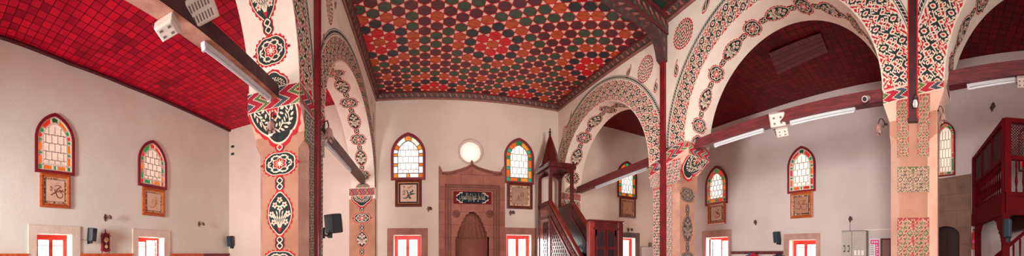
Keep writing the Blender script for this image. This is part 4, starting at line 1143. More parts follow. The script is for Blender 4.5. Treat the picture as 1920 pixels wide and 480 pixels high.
k.hexa([(x,-.07,z) for x, z in ((-w*.4,-h*.47),(w*.4,-h*.47),(w*.15,-h*.54),(-w*.15,-h*.54))], [(x,-.0,z) for x, z in ((-w*.4,-h*.47),(w*.4,-h*.47),(w*.15,-h*.54),(-w*.15,-h*.54))])
k.build('clock_case', M['clock_wood'], root)
k = MB(); k.box(-w*.33,w*.33,-.072,-.066,-h*.38,h*.34); k.build('recess', M['clock_dark'], root)
k = MB(); k.lathe([(0,-.088),(w*.27,-.088),(w*.31,-.078),(w*.31,-.07)], (0,0,h*.16), axis='y', n=24); k.build('dial', M['clock_dial'], root, smooth=True)
k = MB(); k.bar((0,-.092,h*.16),(-w*.12,-.092,h*.24),.008,.004,up=(0,1,0)); k.bar((0,-.092,h*.16),(w*.2,-.092,h*.1),.006,.004,up=(0,1,0)); k.build('clock_hands', M['ink'], root)
k = MB(); k.box(-.004,.004,-.078,-.074,-h*.22,h*.05); k.lathe([(0,-.084),(w*.2,-.082),(w*.2,-.074),(0,-.072)], (0,0,-h*.24), axis='y', n=20); k.build('pendulum', M['clock_dial'], root)

# ------------------------------------------------------------------ wainscot boards on the left wall
M['wains'] = mat('wainscot_orange', (226,104,52), .45, (196,80,40), 5, stretch=(6,1,.6))
M['wains_red'] = mat('wainscot_red', (132,34,42), .45, (110,26,34), 5, stretch=(6,1,.6))
M['wains_joint'] = mat('wainscot_joint', (92,36,24), .6)
for i, (x0, x1, m, lab) in enumerate(((-60,52,'wains','orange wooden wainscot left of the nearer window'),(151,247,'wains','orange wooden wainscot between the two left windows'),(319,380,'wains','orange wooden wainscot right of the left windows'),(380,429,'wains_red','dark red end of the wainscot in the left corner'))):
    a0 = LEFT.hit(x0)[0] if x0 > 0 else 3.6; a1 = LEFT.hit(x1)[0]; zt = 1.6 - .005
    k = MB(); n = max(2, int((a1-a0)/.22))
    for j in range(n):
        u0, u1 = a0+(a1-a0)*j/n, a0+(a1-a0)*(j+1)/n
        k.box(u0+.006,u1-.006,-.028,-.002,.05,zt-.04,0); k.box(u0,u1,-.018,-.0,.0,zt-.02,1)
    k.box(a0,a1,-.045,-.0,zt-.04,zt,0)
    tag(k.build('trim_%d' % (7+i), [M[m], M['wains_joint']], loc=(LEFT.p0.x, LEFT.p0.y, 0), rot=LEFT.rot), lab, 'wainscot', kind='structure')

# two little sensors in the left corner
for py, lab in ((274,'tiny dark sensor high in the left back corner, upper of two'),(288,'tiny dark sensor high in the left back corner, lower of two')):
    p = at(432,py,10.8); root = thing('sensor', lab, 'sensor', (-6.08,9,p.z), 0, 'corner sensors')
    k = MB(); k.box(-.05,.05,-.05,0,-.035,.035); k.build('housing', M['black_plastic'], root, bevel=.01); k = MB(); k.lathe([(.0,-.075),(.03,-.065),(.034,-.05)], axis='y', n=12); k.build('lens', M['black_grille'], root)

# ------------------------------------------------------------------ right wall: cabinet, poster, rack
M['cab'] = mat('cabinet_grey', (196,182,168), .4, (182,168,156), 3)
M['cab_dark'] = mat('cabinet_edge', (128,116,108), .5)
r = RIGHT.hit(1606)[1]; zt = zpx(433, r); a0, am, a1 = (RIGHT.hit(x)[0] for x in (1582.5,1602,1628.5))
root = thing('electrical_cabinet', 'grey metal electrical cabinet with two doors below a sconce', 'cabinet', RIGHT.pt((a0+a1)/2,0,.9), RIGHT.rot)
k = MB(); k.box(a0-(a0+a1)/2, a1-(a0+a1)/2, -.16, 0, 0, zt-.9, 0); k.build('body', M['cab_dark'], root, bevel=.008)
for j, (u0, u1) in enumerate(((a0,am),(am,a1))):
    u0 -= (a0+a1)/2; u1 -= (a0+a1)/2
    k = MB(); k.box(u0+.008,u1-.008,-.18,-.16,.02,zt-.9-.02); d = k.build('door', M['cab'], root, bevel=.005)
    if j == 0:
        for q in (.3,.7):
            x = u0+(u1-u0)*q; k = MB(); k.box(x-.022,x+.022,-.19,-.18,zt-.9-.52,zt-.9-.36); k.build('latch', M['black_plastic'], d)
            k = MB(); k.box(x-.012,x+.006,-.2,-.19,zt-.9-.49,zt-.9-.39); k.build('handle', M['bulb'], d)
    else:
        for q in (.25,.5,.75):
            x = u0+(u1-u0)*q; k = MB(); k.box(x-.03,x+.03,-.184,-.18,zt-.9-.6,zt-.9-.48); k.build('notice', M['bulb'], d)
# pipe above it
k = MB(); x0_, x1_ = RIGHT.hit(1621)[0], RIGHT.hit(1664)[0]; zz = zpx(431, RIGHT.hit(1640)[1])
k.tube([(x0_,-.03,zz),(x1_+.3,-.03,zz)], .02, 8); ax = RIGHT.hit(1594)[0]; k2 = MB(); k2.tube([(ax,-.012,zpx(418,RIGHT.hit(1594)[1])),(ax,-.012,zt)], .008, 6)
tag(k.build('conduit', M['reveal'], loc=(RIGHT.p0.x,RIGHT.p0.y,0), rot=RIGHT.rot), 'pale pipe running right from the top of the metal cabinet', 'pipe')
tag(k2.build('conduit', M['cab_dark'], loc=(RIGHT.p0.x,RIGHT.p0.y,0), rot=RIGHT.rot), 'thin grey wire tube from the sconce down to the cabinet', 'pipe')
# pink printed sheet
M['sheet'] = mat('poster_white', (238,226,226), .6); M['pink'] = mat('poster_pink', (240,70,140), .6); M['text_grey'] = mat('poster_text', (140,124,128), .6)
a0, a1 = RIGHT.hit(1631)[0], RIGHT.hit(1649)[0]; r = RIGHT.hit(1640)[1]; zt = zpx(447.5, r); h = .95; w = a1-a0
root = thing('timetable_poster', 'white printed sheet with a pink column beside the metal cabinet', 'poster', RIGHT.pt((a0+a1)/2,0,zt-h), RIGHT.rot)
rg = random.Random(3)
k = MB(); k.box(-w/2,w/2,-.012,0,0,h,0)
for j in range(14): zq = h*.82 - j*h*.056; k.box(-w*.42, -w*.42+w*(.3+.1*rg.random()), -.014, -.010, zq, zq+h*.016, 1)
k.build('sheet', [M['sheet'], M['text_grey']], root)
k = MB(); k.box(-w*.42,w*.46,-.014,-.010,h*.86,h*.97,0); k.box(w*.08,w*.46,-.014,-.010,h*.04,h*.862,0)
for j in range(14): zq = h*.82 - j*h*.056; u = w*(.12+.08*rg.random()); k.box(u, u+w*(.12+.12*rg.random()), -.016, -.012, zq, zq+h*.026, 1)
for j in range(3): u = -w*.3 + j*w*.24; k.box(u, u+w*.16, -.016, -.012, h*.895, h*.935, 1)
k.build('pink_column', [M['pink'], M['sheet']], root)
# brown notice frame right of it
a0, a1 = RIGHT.hit(1652)[0], RIGHT.hit(1672)[0]; zt = zpx(447, RIGHT.hit(1660)[1])
root = thing('notice_board', 'brown framed board half hidden behind the pale pillar', 'board', RIGHT.pt((a0+a1)/2,0,zt-1.2), RIGHT.rot); w = a1-a0
k = MB(); k.box(-w/2,-w/2+.04,-.05,0,0,1.2); k.box(w/2-.04,w/2,-.05,0,0,1.2); k.box(-w/2+.04,w/2-.04,-.05,0,1.16,1.2); k.box(-w/2+.04,w/2-.04,-.05,0,0,.04); k.build('frame', M['brown_frame'], root)
M['board'] = mat('board_brown', (146,104,98), .6, (130,90,86), 5)
k = MB(); k.box(-w/2+.04,w/2-.04,-.03,-.01,.04,1.16); k.build('panel', M['board'], root)
# coat rack and coats
a0, a1 = RIGHT.hit(1371)[0], RIGHT.hit(1469)[0]; zz = 1.6 + .02
root = thing('coat_rack', 'long dark red coat rail on the right wall between two windows', 'coat rack', RIGHT.pt((a0+a1)/2,0,zz), RIGHT.rot); w = a1-a0
k = MB(); k.box(-w/2,w/2,-.03,0,-.045,.045); k.build('rail', M['beam_red'], root, bevel=.006)
for j in range(8):
    x = -w/2 + (j+.5)*w/8; k = MB(); k.tube([(x,-.03,.0),(x,-.07,-.03),(x,-.085,.0),(x,-.08,.025)], .008, 6); k.build('hook', M['iron'], root)
def coat(px, m, lab, dep=.11):
    a, r = RIGHT.hit(px); q = RIGHT.pt(a, -dep, zz-.03)
    root = thing('hanging_coat', lab, 'coat', q, RIGHT.rot, 'clothes hanging from the rail')
    k = MB(); rs = []
    for z, hw, dp in ((.02,.05,.03),(-.03,.10,.05),(-.08,.17,.06),(-.3,.19,.07),(-.6,.20,.075),(-.85,.22,.08)):
        rs.append([(hw*math.cos(2*PI*i/18)*(1+.05*math.sin(5*2*PI*i/18)), dp*math.sin(2*PI*i/18)*(1+.12*math.sin(7*2*PI*i/18)), z) for i in range(18)])
    k.rings(rs); k.build('body', m, root, smooth=True)
    for s in (-1,1):
        k = MB(); k.tube([(s*.13,0,-.06),(s*.2,-.01,-.3),(s*.21,-.02,-.62)], [.05,.055,.05], 10); k.build('sleeve', m, root, smooth=True)
coat(1412, mat('cloth_blue', (40,84,150), .9), 'blue jacket hanging from the coat rail')
coat(1424, mat('cloth_red', (190,26,52), .9), 'red jacket hanging from the coat rail', .29)
coat(1464, mat('cloth_black', (44,36,40), .9), 'black jacket hanging at the right end of the coat rail')
# small box and board on the back wall right of the pulpit window
M['switch'] = mat('switch_box_olive', (116,98,66), .6)
a, r = BACK.hit(1218); root = thing('switch_box', 'small olive switch box above the outlined board', 'switch box', BACK.pt(a,0,zpx(458.5,r)), 0)
k = MB(); k.box(-.055,.055,-.06,0,-.07,.07); k.build('housing', M['switch'], root, bevel=.008); k = MB(); k.box(-.03,.03,-.066,-.06,-.03,.03); k.build('button', M['cab_dark'], root)
a0, a1 = BACK.hit(1201)[0], BACK.hit(1250)[0]; zt = zpx(462.5, BACK.hit(1220)[1]); w = a1-a0
root = thing('wall_board', 'pale board with a thin dark outline right of the pulpit window', 'board', BACK.pt((a0+a1)/2,0,.7), 0)
k = MB(); k.box(-w/2,w/2,-.012,0,0,zt-.7); k.build('panel', M['plaster_right'], root)
k = MB(); h = zt-.7
for bx in ((-w/2,w/2,h-.018,h),(-w/2,-w/2+.018,0,h),(w/2-.018,w/2,0,h),(-w/2,w/2,0,.018)): k.box(bx[0],bx[1],-.022,-.012,bx[2],bx[3])
k.build('edging', M['cab_dark'], root)
# stone dado and arched doorway on the right
M['dado'] = block_mat('dado_stone', (146,108,92), (136,98,84), (124,90,78), .62, .36)
a0, a1 = RIGHT2.hit(1700)[0], RIGHT2.hit(1821)[0]; zt = zpx(331, RIGHT2.hit(1790)[1]); a0 = max(a0, .15)
k = MB(); hole = door_outline(ARCHDOOR[1], ARCHDOOR[2], ARCHDOOR[3])
k.plate([(a0,0)] + [p for p in hole] + [(a1,0),(a1,zt+.02),(a0+.9,zt-.02),(a0,zt)], [], -.03, .0)
tag(k.build('trim_11', M['dado'], loc=(RIGHT2.p0.x,RIGHT2.p0.y,0), rot=RIGHT2.rot), 'weathered stone blocks of the lower wall round the arched doorway', 'stone dado', kind='structure')
M['doorwood'] = mat('door_dark_wood', (52,12,14), .5, (38,8,10), 4, stretch=(6,1,.7))
root = thing('door_1', 'dark wooden door in the arched stone opening', 'door', RIGHT2.pt((ARCHDOOR[1]+ARCHDOOR[2])/2, .2, 0), RIGHT2.rot, None, 'structure')
w = ARCHDOOR[2]-ARCHDOOR[1]-.06; h = ARCHDOOR[3]
for s in (-1, 1):
    k = MB(); k.box(0 if s > 0 else -w/2, w/2 if s > 0 else 0, 0, .05, .0, h)
    for zq in (.2, 1.0, 1.6): k.box((.06 if s > 0 else -w/2+.05), (w/2-.05 if s > 0 else -.06), -.02, 0, zq, zq+.5)
    lf = k.build('door_leaf', M['doorwood'], root)
    k = MB(); k.lathe([(0,-.06),(.025,-.05),(.012,-.02),(.012,0)], (s*.05,0,1.0), axis='y', n=10); k.build('door_handle', M['brass'], lf)
k = MB(); k.poly([(-w/2-.1,.06,0),(w/2+.1,.06,0),(w/2+.1,.06,h+.1),(-w/2-.1,.06,h+.1)]); k.build('door_back', M['doorwood'], root)
# fire extinguisher
a, r = RIGHT2.hit(1831); zb = zpx(468, r)
M['ext_red'] = mat('extinguisher_red', (196,22,40), .3)
root = thing('fire_extinguisher', 'red fire extinguisher hung beside the dark red balcony post', 'fire extinguisher', RIGHT2.pt(a,-.09,zb), RIGHT2.rot)
k = MB(); k.lathe([(0,0),(.062,.0),(.066,.02),(.066,.32),(.05,.37),(.02,.39),(0,.39)], n=18); k.build('cylinder', M['ext_red'], root, smooth=True)
k = MB(); k.box(-.045,.05,-.015,.015,.40,.43); k.box(-.01,.08,-.01,.01,.445,.46); k.lathe([(.016,.38),(.016,.42)], n=10); k.build('valve', M['black_plastic'], root)
k = MB(); k.tube([(.03,0,.41),(.085,-.01,.38),(.09,-.02,.25),(.075,-.03,.12)], .01, 8); k.build('hose', M['black_plastic'], root)
k = MB(); k.lathe([(.0665,.14),(.0675,.14),(.0675,.19),(.0665,.19)], n=18); k.build('label_band', M['pink'], root)
# ------------------------------------------------------------------ tie beams of the arcades
def beam_between(label, A, B, w, h, body, under, name='tie_beam'):
    A, B = Vector(A), Vector(B); d = B-A; mid = (A+B)/2
    root = thing(name, label, 'tie beam', mid, math.atan2(d.y, d.x), 'wooden tie beams of the arcades')
    L = math.hypot(d.x, d.y)/2; s = d.z/2
    k = MB(); w2, h2 = w/2, h/2
    a = [(-L,-w2,-s-h2),(-L,w2,-s-h2),(-L,w2,-s+h2),(-L,-w2,-s+h2)]; b = [(L,-w2,s-h2),(L,w2,s-h2),(L,w2,s+h2),(L,-w2,s+h2)]
    k.poly([a[0],a[1],b[1],b[0]],1); k.poly([a[1],a[2],b[2],b[1]],0); k.poly([a[2],a[3],b[3],b[2]],0); k.poly([a[3],a[0],b[0],b[3]],0); k.poly(a,0); k.poly(b,0)
    k.build('timber', [M[body], M[under]], root); return root
def onp(pl, px, py, off):
    a, r = pl.hit(px, off); q = pl.pt(a, -off); return Vector((q.x, q.y, zpx(py, r)))
TM = -.33
bA = onp(LN1, 512, 174, TM); bB = onp(LN1, 270, -18, TM); bB = bA + (bB-bA)*1.75
beam_between('worn pink and black tie beam crossing the red ceiling from the tall left pillar', bA, bB, .15, .15, 'beam_dark', 'beam_pink')
cA = onp(LN2, 609, 255, TM); cB = onp(LN2, 691, 350, TM)
M['beam_grey'] = mat('beam_grey_brown', (116,84,78), .6, (88,60,58), 5, .2, 14)
beam_between('greyish tie beam behind the tall left pillar, ending at the half pillar', cA, cB, .15, .17, 'beam_grey', 'beam_grey')
dA = onp(RN1, 1085, 357, TM); dB = onp(RN1, 1226, 302, TM)
beam_between('dark red tie beam running behind the pulpit to the pillar right of the pulpit', dA, dB, .15, .17, 'beam_red', 'beam_red')
eA = onp(RN2, 1306, 273, TM); eB = onp(RN2, 1660, 182, TM)
beam_between('long red tie beam under the largest painted arch', eA, eB, .15, .17, 'beam_red', 'beam_red')
fA = onp(RN3, 1764, 156, TM); fB = onp(RN3, 1921, 131, TM); fB = fA + (fB-fA)*2.4
beam_between('red tie beam right of the pale stone pillar', fA, fB, .15, .19, 'beam_red', 'beam_red')

# ------------------------------------------------------------------ fluorescent battens on the beams
M['batten_white'] = mat('batten_white', (206,200,200), .5)
M['tube_white'] = mat('fluorescent_tube', (224,220,222), .3)
def batten(label, pl, x0, x1, A0, B0, bh):
    """under a tie beam A0-B0 of height bh, between two pixel columns"""
    def at_beam(px):
        q = onp(pl, px, 300, TM); t = ((q.x-A0.x)*(B0.x-A0.x) + (q.y-A0.y)*(B0.y-A0.y))/((B0.x-A0.x)**2 + (B0.y-A0.y)**2)
        return A0 + (B0-A0)*t - Vector((0,0,bh/2+.031))
    A, B = at_beam(x0), at_beam(x1); d = B-A; mid = (A+B)/2
    root = thing('fluorescent_light', label, 'light', mid, math.atan2(d.y, d.x), 'fluorescent lights on the tie beams')
    L = math.hypot(d.x, d.y)/2; s = d.z/2
    k = MB(); k.bar((-L,0,-s+.012),(L,0,s+.012),.046,.04); k.build('housing', M['batten_white'], root, bevel=.004)
    k = MB(); k.tube([(-L+.03,0,-s-.022),(L-.03,0,s-.022)], .013, 10); k.build('tube', M['tube_white'], root, smooth=True)
    for e in (-1,1):
        k = MB(); k.box(e*(L-.02)-.012,e*(L-.02)+.012,-.02,.02,e*s*.97-.04,e*s*.97+.0); k.build('end_cap', M['batten_white'], root)
batten('white fluorescent light on the worn beam before the red ceiling', LN1, 380, 506, bA, bB, .15)
batten('white fluorescent light under the greyish beam', LN2, 611, 657, cA, cB, .17)
batten('white fluorescent light under the beam behind the pulpit', RN1, 1117, 1213, dA, dB, .17)
batten('white fluorescent light under the long red beam near the pale pillar', RN2, 1482, 1604, eA, eB, .17)
batten('white fluorescent light under the long red beam near the pillar right of the pulpit', RN2, 1340, 1432, eA, eB, .17)
batten('white fluorescent light under the beam right of the pale pillar', RN3, 1813, 1909, fA, fB, .19)

# ------------------------------------------------------------------ white lamp boxes
M['abs_white'] = mat('lamp_plastic_white', (226,206,194), .4, (214,190,178), 5)
M['vent'] = mat('vent_dark', (110,92,88), .6)
def lampbox(label, loc, look, w, h, d, roll=0.0, kind=0):
    root = thing('emergency_light', label, 'light', loc, 0, 'white lamp boxes on the beams')
    q = (Vector(look)-Vector(loc)).to_track_quat('Z', 'Y'); root.rotation_euler = (q.to_matrix() @ Matrix.Rotation(roll, 3, 'Z')).to_euler()
    k = MB(); a = [(-w/2,-h/2,0),(w/2,-h/2,0),(w/2,h/2,0),(-w/2,h/2,0)]; e = .82
    k.rings([[(x*.9,y*.9,-d) for x,y,_ in a],[(x,y,-d*.8) for x,y,_ in a],[(x,y,-.02) for x,y,_ in a],[(x*e,y*e,0) for x,y,_ in a]]); k.build('housing', M['abs_white'], root, bevel=.006)
    k = MB()
    if kind == 0:
        for r_ in (-1,1):
            k = MB()
            for j in range(7):
                x = -w*.3 + j*w*.1; k.box(x,x+w*.045,r_*h*.2-h*.13,r_*h*.2+h*.13,-.002,.003)
            k.build('vent', M['vent'], root)
    else:
        for x in (-.22,.22):
            for y in (-.2,.2): k = MB(); k.box(w*x-w*.07,w*x+w*.07,h*y-h*.07,h*y+h*.07,-.002,.003); k.build('vent', M['vent'], root)
    k = MB(); k.tube([(-w*.55,-h*.2,-d*.5),(-w*.62,0,-d*1.2),(-w*.3,0,-d*1.5)], .006, 6); k.tube([(-w*.5,h*.3,-d*.5),(-w*.7,h*.35,-d),(-w*.4,h*.2,-d*1.5)], .005, 6); k.build('bracket', M['brass'], root)
cam0 = Vector((0,0,1.6))
p = at(376,20,2.5); lampbox('white louvred lamp box on the nave side of the worn beam', p, (-.3,.6,1.2), .24, .20, .14, .5, 0)
p = at(313,60,2.45); lampbox('white lamp box with four vents hanging below the worn beam', p, (-.9,.3,-1.0), .165, .125, .10, .35, 1)
p = onp(RN2,1458,226,-.23); lampbox('white lamp box on the long red beam, upper of two', p, (1.5,0.5,1.2), .24, .20, .16, .2, 1)
p = onp(RN2,1467,250,-.27); lampbox('white lamp box under the long red beam, lower of two', p, (1.2,.5,.6), .19, .12, .12, .2, 1)
p = onp(RN3,1916,156,-.22); lampbox('white lamp box hanging at the right end of the beam near the balcony', p, (1.0,0,.8), .13, .13, .12, 0, 1)
# little camera on the beam beside the pale pillar
p = onp(RN2,1625,185,-.2)
root = thing('security_camera', 'small white bullet camera on the long red beam near the pale pillar', 'camera', p, 0)
d = (Vector((2.2,1.2,2.6))-p).normalized()
k = MB(); k.tube([-d*.07, d*.07], .035, 14); k.tube([d*.05, d*.09], .041, 14); k.build('barrel', M['abs_white'], root, smooth=True)
k = MB(); k.tube([d*.085, d*.095], .03, 14); k.build('lens', M['black_plastic'], root)
k = MB(); k.tube([(0,0,0),(.06,.02,.0),(.12,.03,.0)], .014, 8); k.build('mount', M['abs_white'], root)

# ------------------------------------------------------------------ tulip lamps on the pillars
def tulip(label, base, tip, sc=1.0, glass_='tulip'):
    base, tip = Vector(base), Vector(tip); v = tip-base
    root = thing('tulip_lamp', label, 'lamp', base, 0, 'tulip lamps on the pillars')
    k = MB(); k.lathe([(0,-.01),(.03*sc,-.006),(.03*sc,.006),(0,.01)], n=12)
    up = Vector((0,0,.09*sc))
    k.tube([(0,0,0), v*.15+up*.3, v*.45+up*1.0, v*.8+up*1.1, v+up*.6, v+up*.1], .008*sc, 6); k.tube([v*.15, v*.35-up*.5, v*.5-up*.1, v*.4+up*.2], .005*sc, 5); k.build('arm', M['iron'], root, smooth=True)
    k = MB(); rs = []
    for r, h in ((.015,.02),(.035,0),(.048,-.04),(.045,-.08),(.058,-.115)):
        f = .18 if h < -.06 else .05
        rs.append([(v.x + sc*r*(1+f*math.cos(5*2*PI*i/30))*math.cos(2*PI*i/30), v.y + sc*r*(1+f*math.cos(5*2*PI*i/30))*math.sin(2*PI*i/30), v.z + sc*(h - (.02*math.cos(5*2*PI*i/30) if h < -.1 else 0))) for i in range(30)])
    k.rings(rs, cap=False); k.build('glass_shade', M[glass_], root, smooth=True)
    k = MB(); k.lathe([(0,-.105*sc),(.02*sc,-.09*sc),(.026*sc,-.065*sc),(.014*sc,-.03*sc),(.012*sc,0)], tuple(v), n=12); k.build('bulb', M['bulb'], root, smooth=True)
tulip('tulip lamp under the zigzag capital of the tall left pillar, facing the viewer', at(515,218,3.62), at(508,229,3.42), .8, 'tulip_dark')
tulip('tulip lamp on the far side of the tall left pillar above the greyish beam', at(604,243,4.36), at(616,243,4.55), 1.25, 'tulip_dark')
tulip('tulip lamp at the pulpit side of the pillar right of the pulpit', at(1231,306,6.55), at(1236,308,6.3), .6, 'tulip_dark')
tulip('tulip lamp under the zigzag capital of the pillar right of the pulpit', at(1306,308,6.0), at(1313,312,5.75), .65, 'tulip_dark')
tulip('tulip lamp on the left edge of the pale pillar', at(1661,233,4.11), at(1647,236,4.2), .85, 'tulip_dark')
tulip('tulip lamp on the right edge of the pale pillar before the arched window', at(1757,207,4.07), at(1768,213,4.1), .8, 'tulip_dark')
root = thing('pendant_bulb', 'clear bulb hanging on the foot of the red post of the pale pillar', 'lamp', at(1716,187,3.98), 0)
k = MB(); k.lathe([(.0,-.10),(.022,-.09),(.032,-.06),(.024,-.02),(.016,.0)], n=14); k.build('bulb', M['bulb'], root, smooth=True)
k = MB(); k.lathe([(.018,-.005),(.03,.01),(.034,.03),(.014,.06),(0,.065)], n=14); k.tube([(0,0,.06),(.03,0,.09),(.06,0,.05)], .006, 6)
for a in range(4): k.tube([(.034*math.cos(a*PI/2),.034*math.sin(a*PI/2),.02),(.044*math.cos(a*PI/2),.044*math.sin(a*PI/2),-.05),(.03*math.cos(a*PI/2),.03*math.sin(a*PI/2),-.11)], .004, 5)
k.build('holder', M['iron'], root)

# ------------------------------------------------------------------ mihrab
M['mih'] = block_mat('niche_stone', (172,104,84), (156,90,72), (120,66,54), .62, .34, .85, .3)
M['mih_dark'] = mat('niche_moulding', (134,76,62), .85, (112,60,50), 5, .3, 22)
M['mih_shade'] = mat('niche_inner_shaded', (150,84,66), .9, (132,72,58), 3, .25, 22)  # inner stone darkened so the hollow looks shaded
M['pan_red'] = mat('inscription_red', (108,14,18), .7, spec=.2); M['pan_dark'] = mat('inscription_dark', (14,32,42), .7, (10,22,30), 8, spec=.2); M['pan_ink'] = mat('inscription_cream', (196,176,150), .6)
OFF = .22; ac_ = BACK.hit(885.5, OFF)[0]
root = thing('prayer_niche', 'carved brown stone prayer niche with a curved gable and inscription', 'mihrab', BACK.pt(ac_,0,0), 0)
def mp(px, py): a, r = BACK.hit(px, OFF); return (a-ac_, zpx(py, r))
out = [mp(*q) for q in ((824,309.5),(827,315),(830,322),(845,321),(862,316.5),(875,312),(882,308),(885.5,305),(889,308),(896,312),(909,316.5),(926,321),(941,322),(944,315),(947,309.5))]
out = [(out[0][0],0.0)] + out + [(out[-1][0],0.0)]
tiers = [(31.5,444),(28.5,433),(25,424.5),(21.5,416),(17.5,408.5),(14,402.5),(9,398)]
sx = mp(886.5,440)[0]-mp(885.5,440)[0]
pts = []; zprev = .3
for hw, py in tiers:
    x = hw*sx; z = mp(885.5,py)[1]; pts.append((x, zprev, z)); zprev = z
xt = [p[0] - .45*(p[0]-(pts[i+1][0] if i+1 < len(pts) else 0)) if i else p[0] for i, p in enumerate(pts)]
hole = []
for (x, z0, z1), x_ in zip(pts, xt): hole += [(x,z0),(x_,z1)]
hole = hole + [(-x,z) for x, z in hole[::-1]]
k = MB(); k.plate(out[::-1], [hole], -OFF, -.001, 0); k.build('stone_front', M['mih'], root)
k = MB(); yc = -.03; n = 48
def half(r, z, amp=0.0, nl=9):
    ring = [(r,-OFF,z)]
    for i in range(n+1):
        a = PI*i/n; q = r*(1 - amp*(1-abs(math.sin(nl*a))))
        ring.append((q*math.cos(a), yc + q*math.sin(a)*.98, z))
    return ring + [(-r,-OFF,z)]
rs = []
for i, ((x, z0, z1), x_) in enumerate(zip(pts, xt)):
    nl = [1,7,7,7,7,5,5][i]
    if i == 0: rs += [half(x,z0), half(x,z1)]
    else: rs += [half(x,z0+.002,.08,nl), half((x+x_)/2,(z0+z1)/2,.10,nl), half(x_,z1,.08,nl)]
k.rings(rs, close=False, cap=False); k.poly(rs[-1]); k.build('niche_shell', M['mih_shade'], root, smooth=False)
# muqarnas drops
k = MB()
for i, (x, z0, z1) in enumerate(pts[1:6]):
    nl = [11,11,9,7,7][i]
    for j in range(nl):
        a = PI*(j+.5)/nl; px_ = pts[i][0]*.97
        k = MB(); k.lathe([(0,-.055),(.018,-.03),(.03,.0),(.0,.012)], (px_*math.cos(a)*.97, yc+px_*math.sin(a)*.95, z0), n=8); k.build('muqarnas_drop', M['mih'], root, smooth=True)
# mouldings
k = MB()
for lx, ty, wd, pr in ((834,345,2.6,.03),(839,349.5,2.2,.045),(844,354,2.2,.02)):
    x0, z0 = mp(lx,ty); x1, z1 = mp(lx+wd,ty+wd*1.1); x2 = mp(885.5*2-lx,ty)[0]; x3 = mp(885.5*2-lx-wd,ty)[0]
    k.box(x0,x1,-OFF-pr,-OFF,0,z0); k.box(x3,x2,-OFF-pr,-OFF,0,z0); k.box(x1,x3,-OFF-pr,-OFF,z1,z0)
k.build('frame_moulding', M['mih_dark'], root, bevel=.006)
k = MB(); cur = [mp(*q) for q in ((832,323.5),(838,326),(847,324),(862,319.5),(875,315),(882,311),(885.5,308.5),(889,311),(896,315),(909,319.5),(924,324),(933,327),(939,325))]
for A, B in zip(cur, cur[1:]):
    k.bar((A[0],-OFF-.012,A[1]),(B[0],-OFF-.012,B[1]),.035,.035,up=(0,0,1)); k.bar((A[0],-OFF-.006,A[1]-.04),(B[0],-OFF-.006,B[1]-.04),.018,.02,up=(0,0,1))
for q in (cur[0], cur[-1]): k.lathe([(0,-.05),(.028,-.05),(.036,-.02),(.036,.02)], (q[0],-OFF-.01,q[1]-.02), axis='y', n=14)
k.build('gable_moulding', M['mih_dark'], root)
k = MB(); A = mp(885.5,305); k.lathe([(.03,-.06),(.045,-.03),(.02,.0),(.04,.03),(.03,.06),(.0,.09)], (A[0],-OFF+.06,A[1]), n=14); k.build('finial', M['mih'], root, smooth=True)
for px in (855.5, 918):
    A = mp(px,401); k = MB(); k.lathe([(0,-.03),(.03,-.05),(.05,-.025),(.085,-.03),(.105,-.012),(.11,.01)], (A[0],-OFF,A[1]), axis='y', n=20)
    for j in range(8): a = j*PI/4; k.lathe([(0,-.05),(.018,-.035),(.02,-.01)], (A[0]+.065*math.cos(a),-OFF,A[1]+.065*math.sin(a)), axis='y', n=8)
    k.build('rosette', M['mih_dark'], root, smooth=True)
A, B = mp(850,382), mp(921,360.5); w = B[0]-A[0]; h = B[1]-A[1]
k = MB(); P = Paint(k, lambda s, t, l: (A[0]+s, -OFF-.018-l, A[1]+t)); k.box(A[0],B[0],-OFF-.018,-OFF,A[1],B[1],0)
P([(.07*w,.5*h),(.11*w,.78*h),(.2*w,.93*h),(.5*w,.97*h),(.8*w,.93*h),(.89*w,.78*h),(.93*w,.5*h),(.89*w,.22*h),(.8*w,.07*h),(.5*w,.03*h),(.2*w,.07*h),(.11*w,.22*h)], 1, 1)
for s in (0,1):
    X = (lambda u: u*w) if s == 0 else (lambda u: (1-u)*w)
    for v in (1,-1):
        P.many(stroke([(X(.085),.5*h+v*.08*h),(X(.10),.5*h+v*.2*h),(X(.15),.5*h+v*.25*h),(X(.16),.5*h+v*.36*h),(X(.24),.5*h+v*.40*h)], .03*w), 2, 2)
def arabic(body, width, height, loc, mb, slot):
    """lettering laid on the panel: outlines of the glyphs, scaled to the field"""
    c = bpy.data.curves.new('txt', 'FONT'); c.body = body; c.align_x = 'CENTER'
    o = bpy.data.objects.new('txt', c); COL.objects.link(o); bpy.context.view_layer.update()
    me = bpy.data.meshes.new_from_object(o.evaluated_get(bpy.context.evaluated_depsgraph_get()))
    xs = [v.co.x for v in me.vertices]; ys = [v.co.y for v in me.vertices]
    bpy.data.objects.remove(o); bpy.data.curves.remove(c)
    if xs:
        x0, x1, y0, y1 = min(xs), max(xs), min(ys), max(ys)
        for p in me.polygons:
            mb.poly([(loc[0] + ((me.vertices[q].co.x-x0)/(x1-x0)-.5)*width, loc[1], loc[2] + ((me.vertices[q].co.y-y0)/(y1-y0)-.5)*height) for q in p.vertices], slot)
    bpy.data.meshes.remove(me)
WORD = '\uFEDB\uFEE0\uFEE4\uFE8E \uFEA9\uFEA7\uFEDE \uFECB\uFEE0\uFEF4\uFEEC\uFE8E \uFEAF\uFEDB\uFEAE\uFEF3\uFE8E \uFE8D\uFEDF\uFEE4\uFEA4\uFEAE\uFE8D\uFE8F'
arabic(WORD[::-1], w*.68, h*.70, ((A[0]+B[0])/2, -OFF-.024, (A[1]+B[1])/2+.01), k, 2)
k.build('inscription_panel', [M['pan_red'], M['pan_dark'], M['pan_ink']], root)

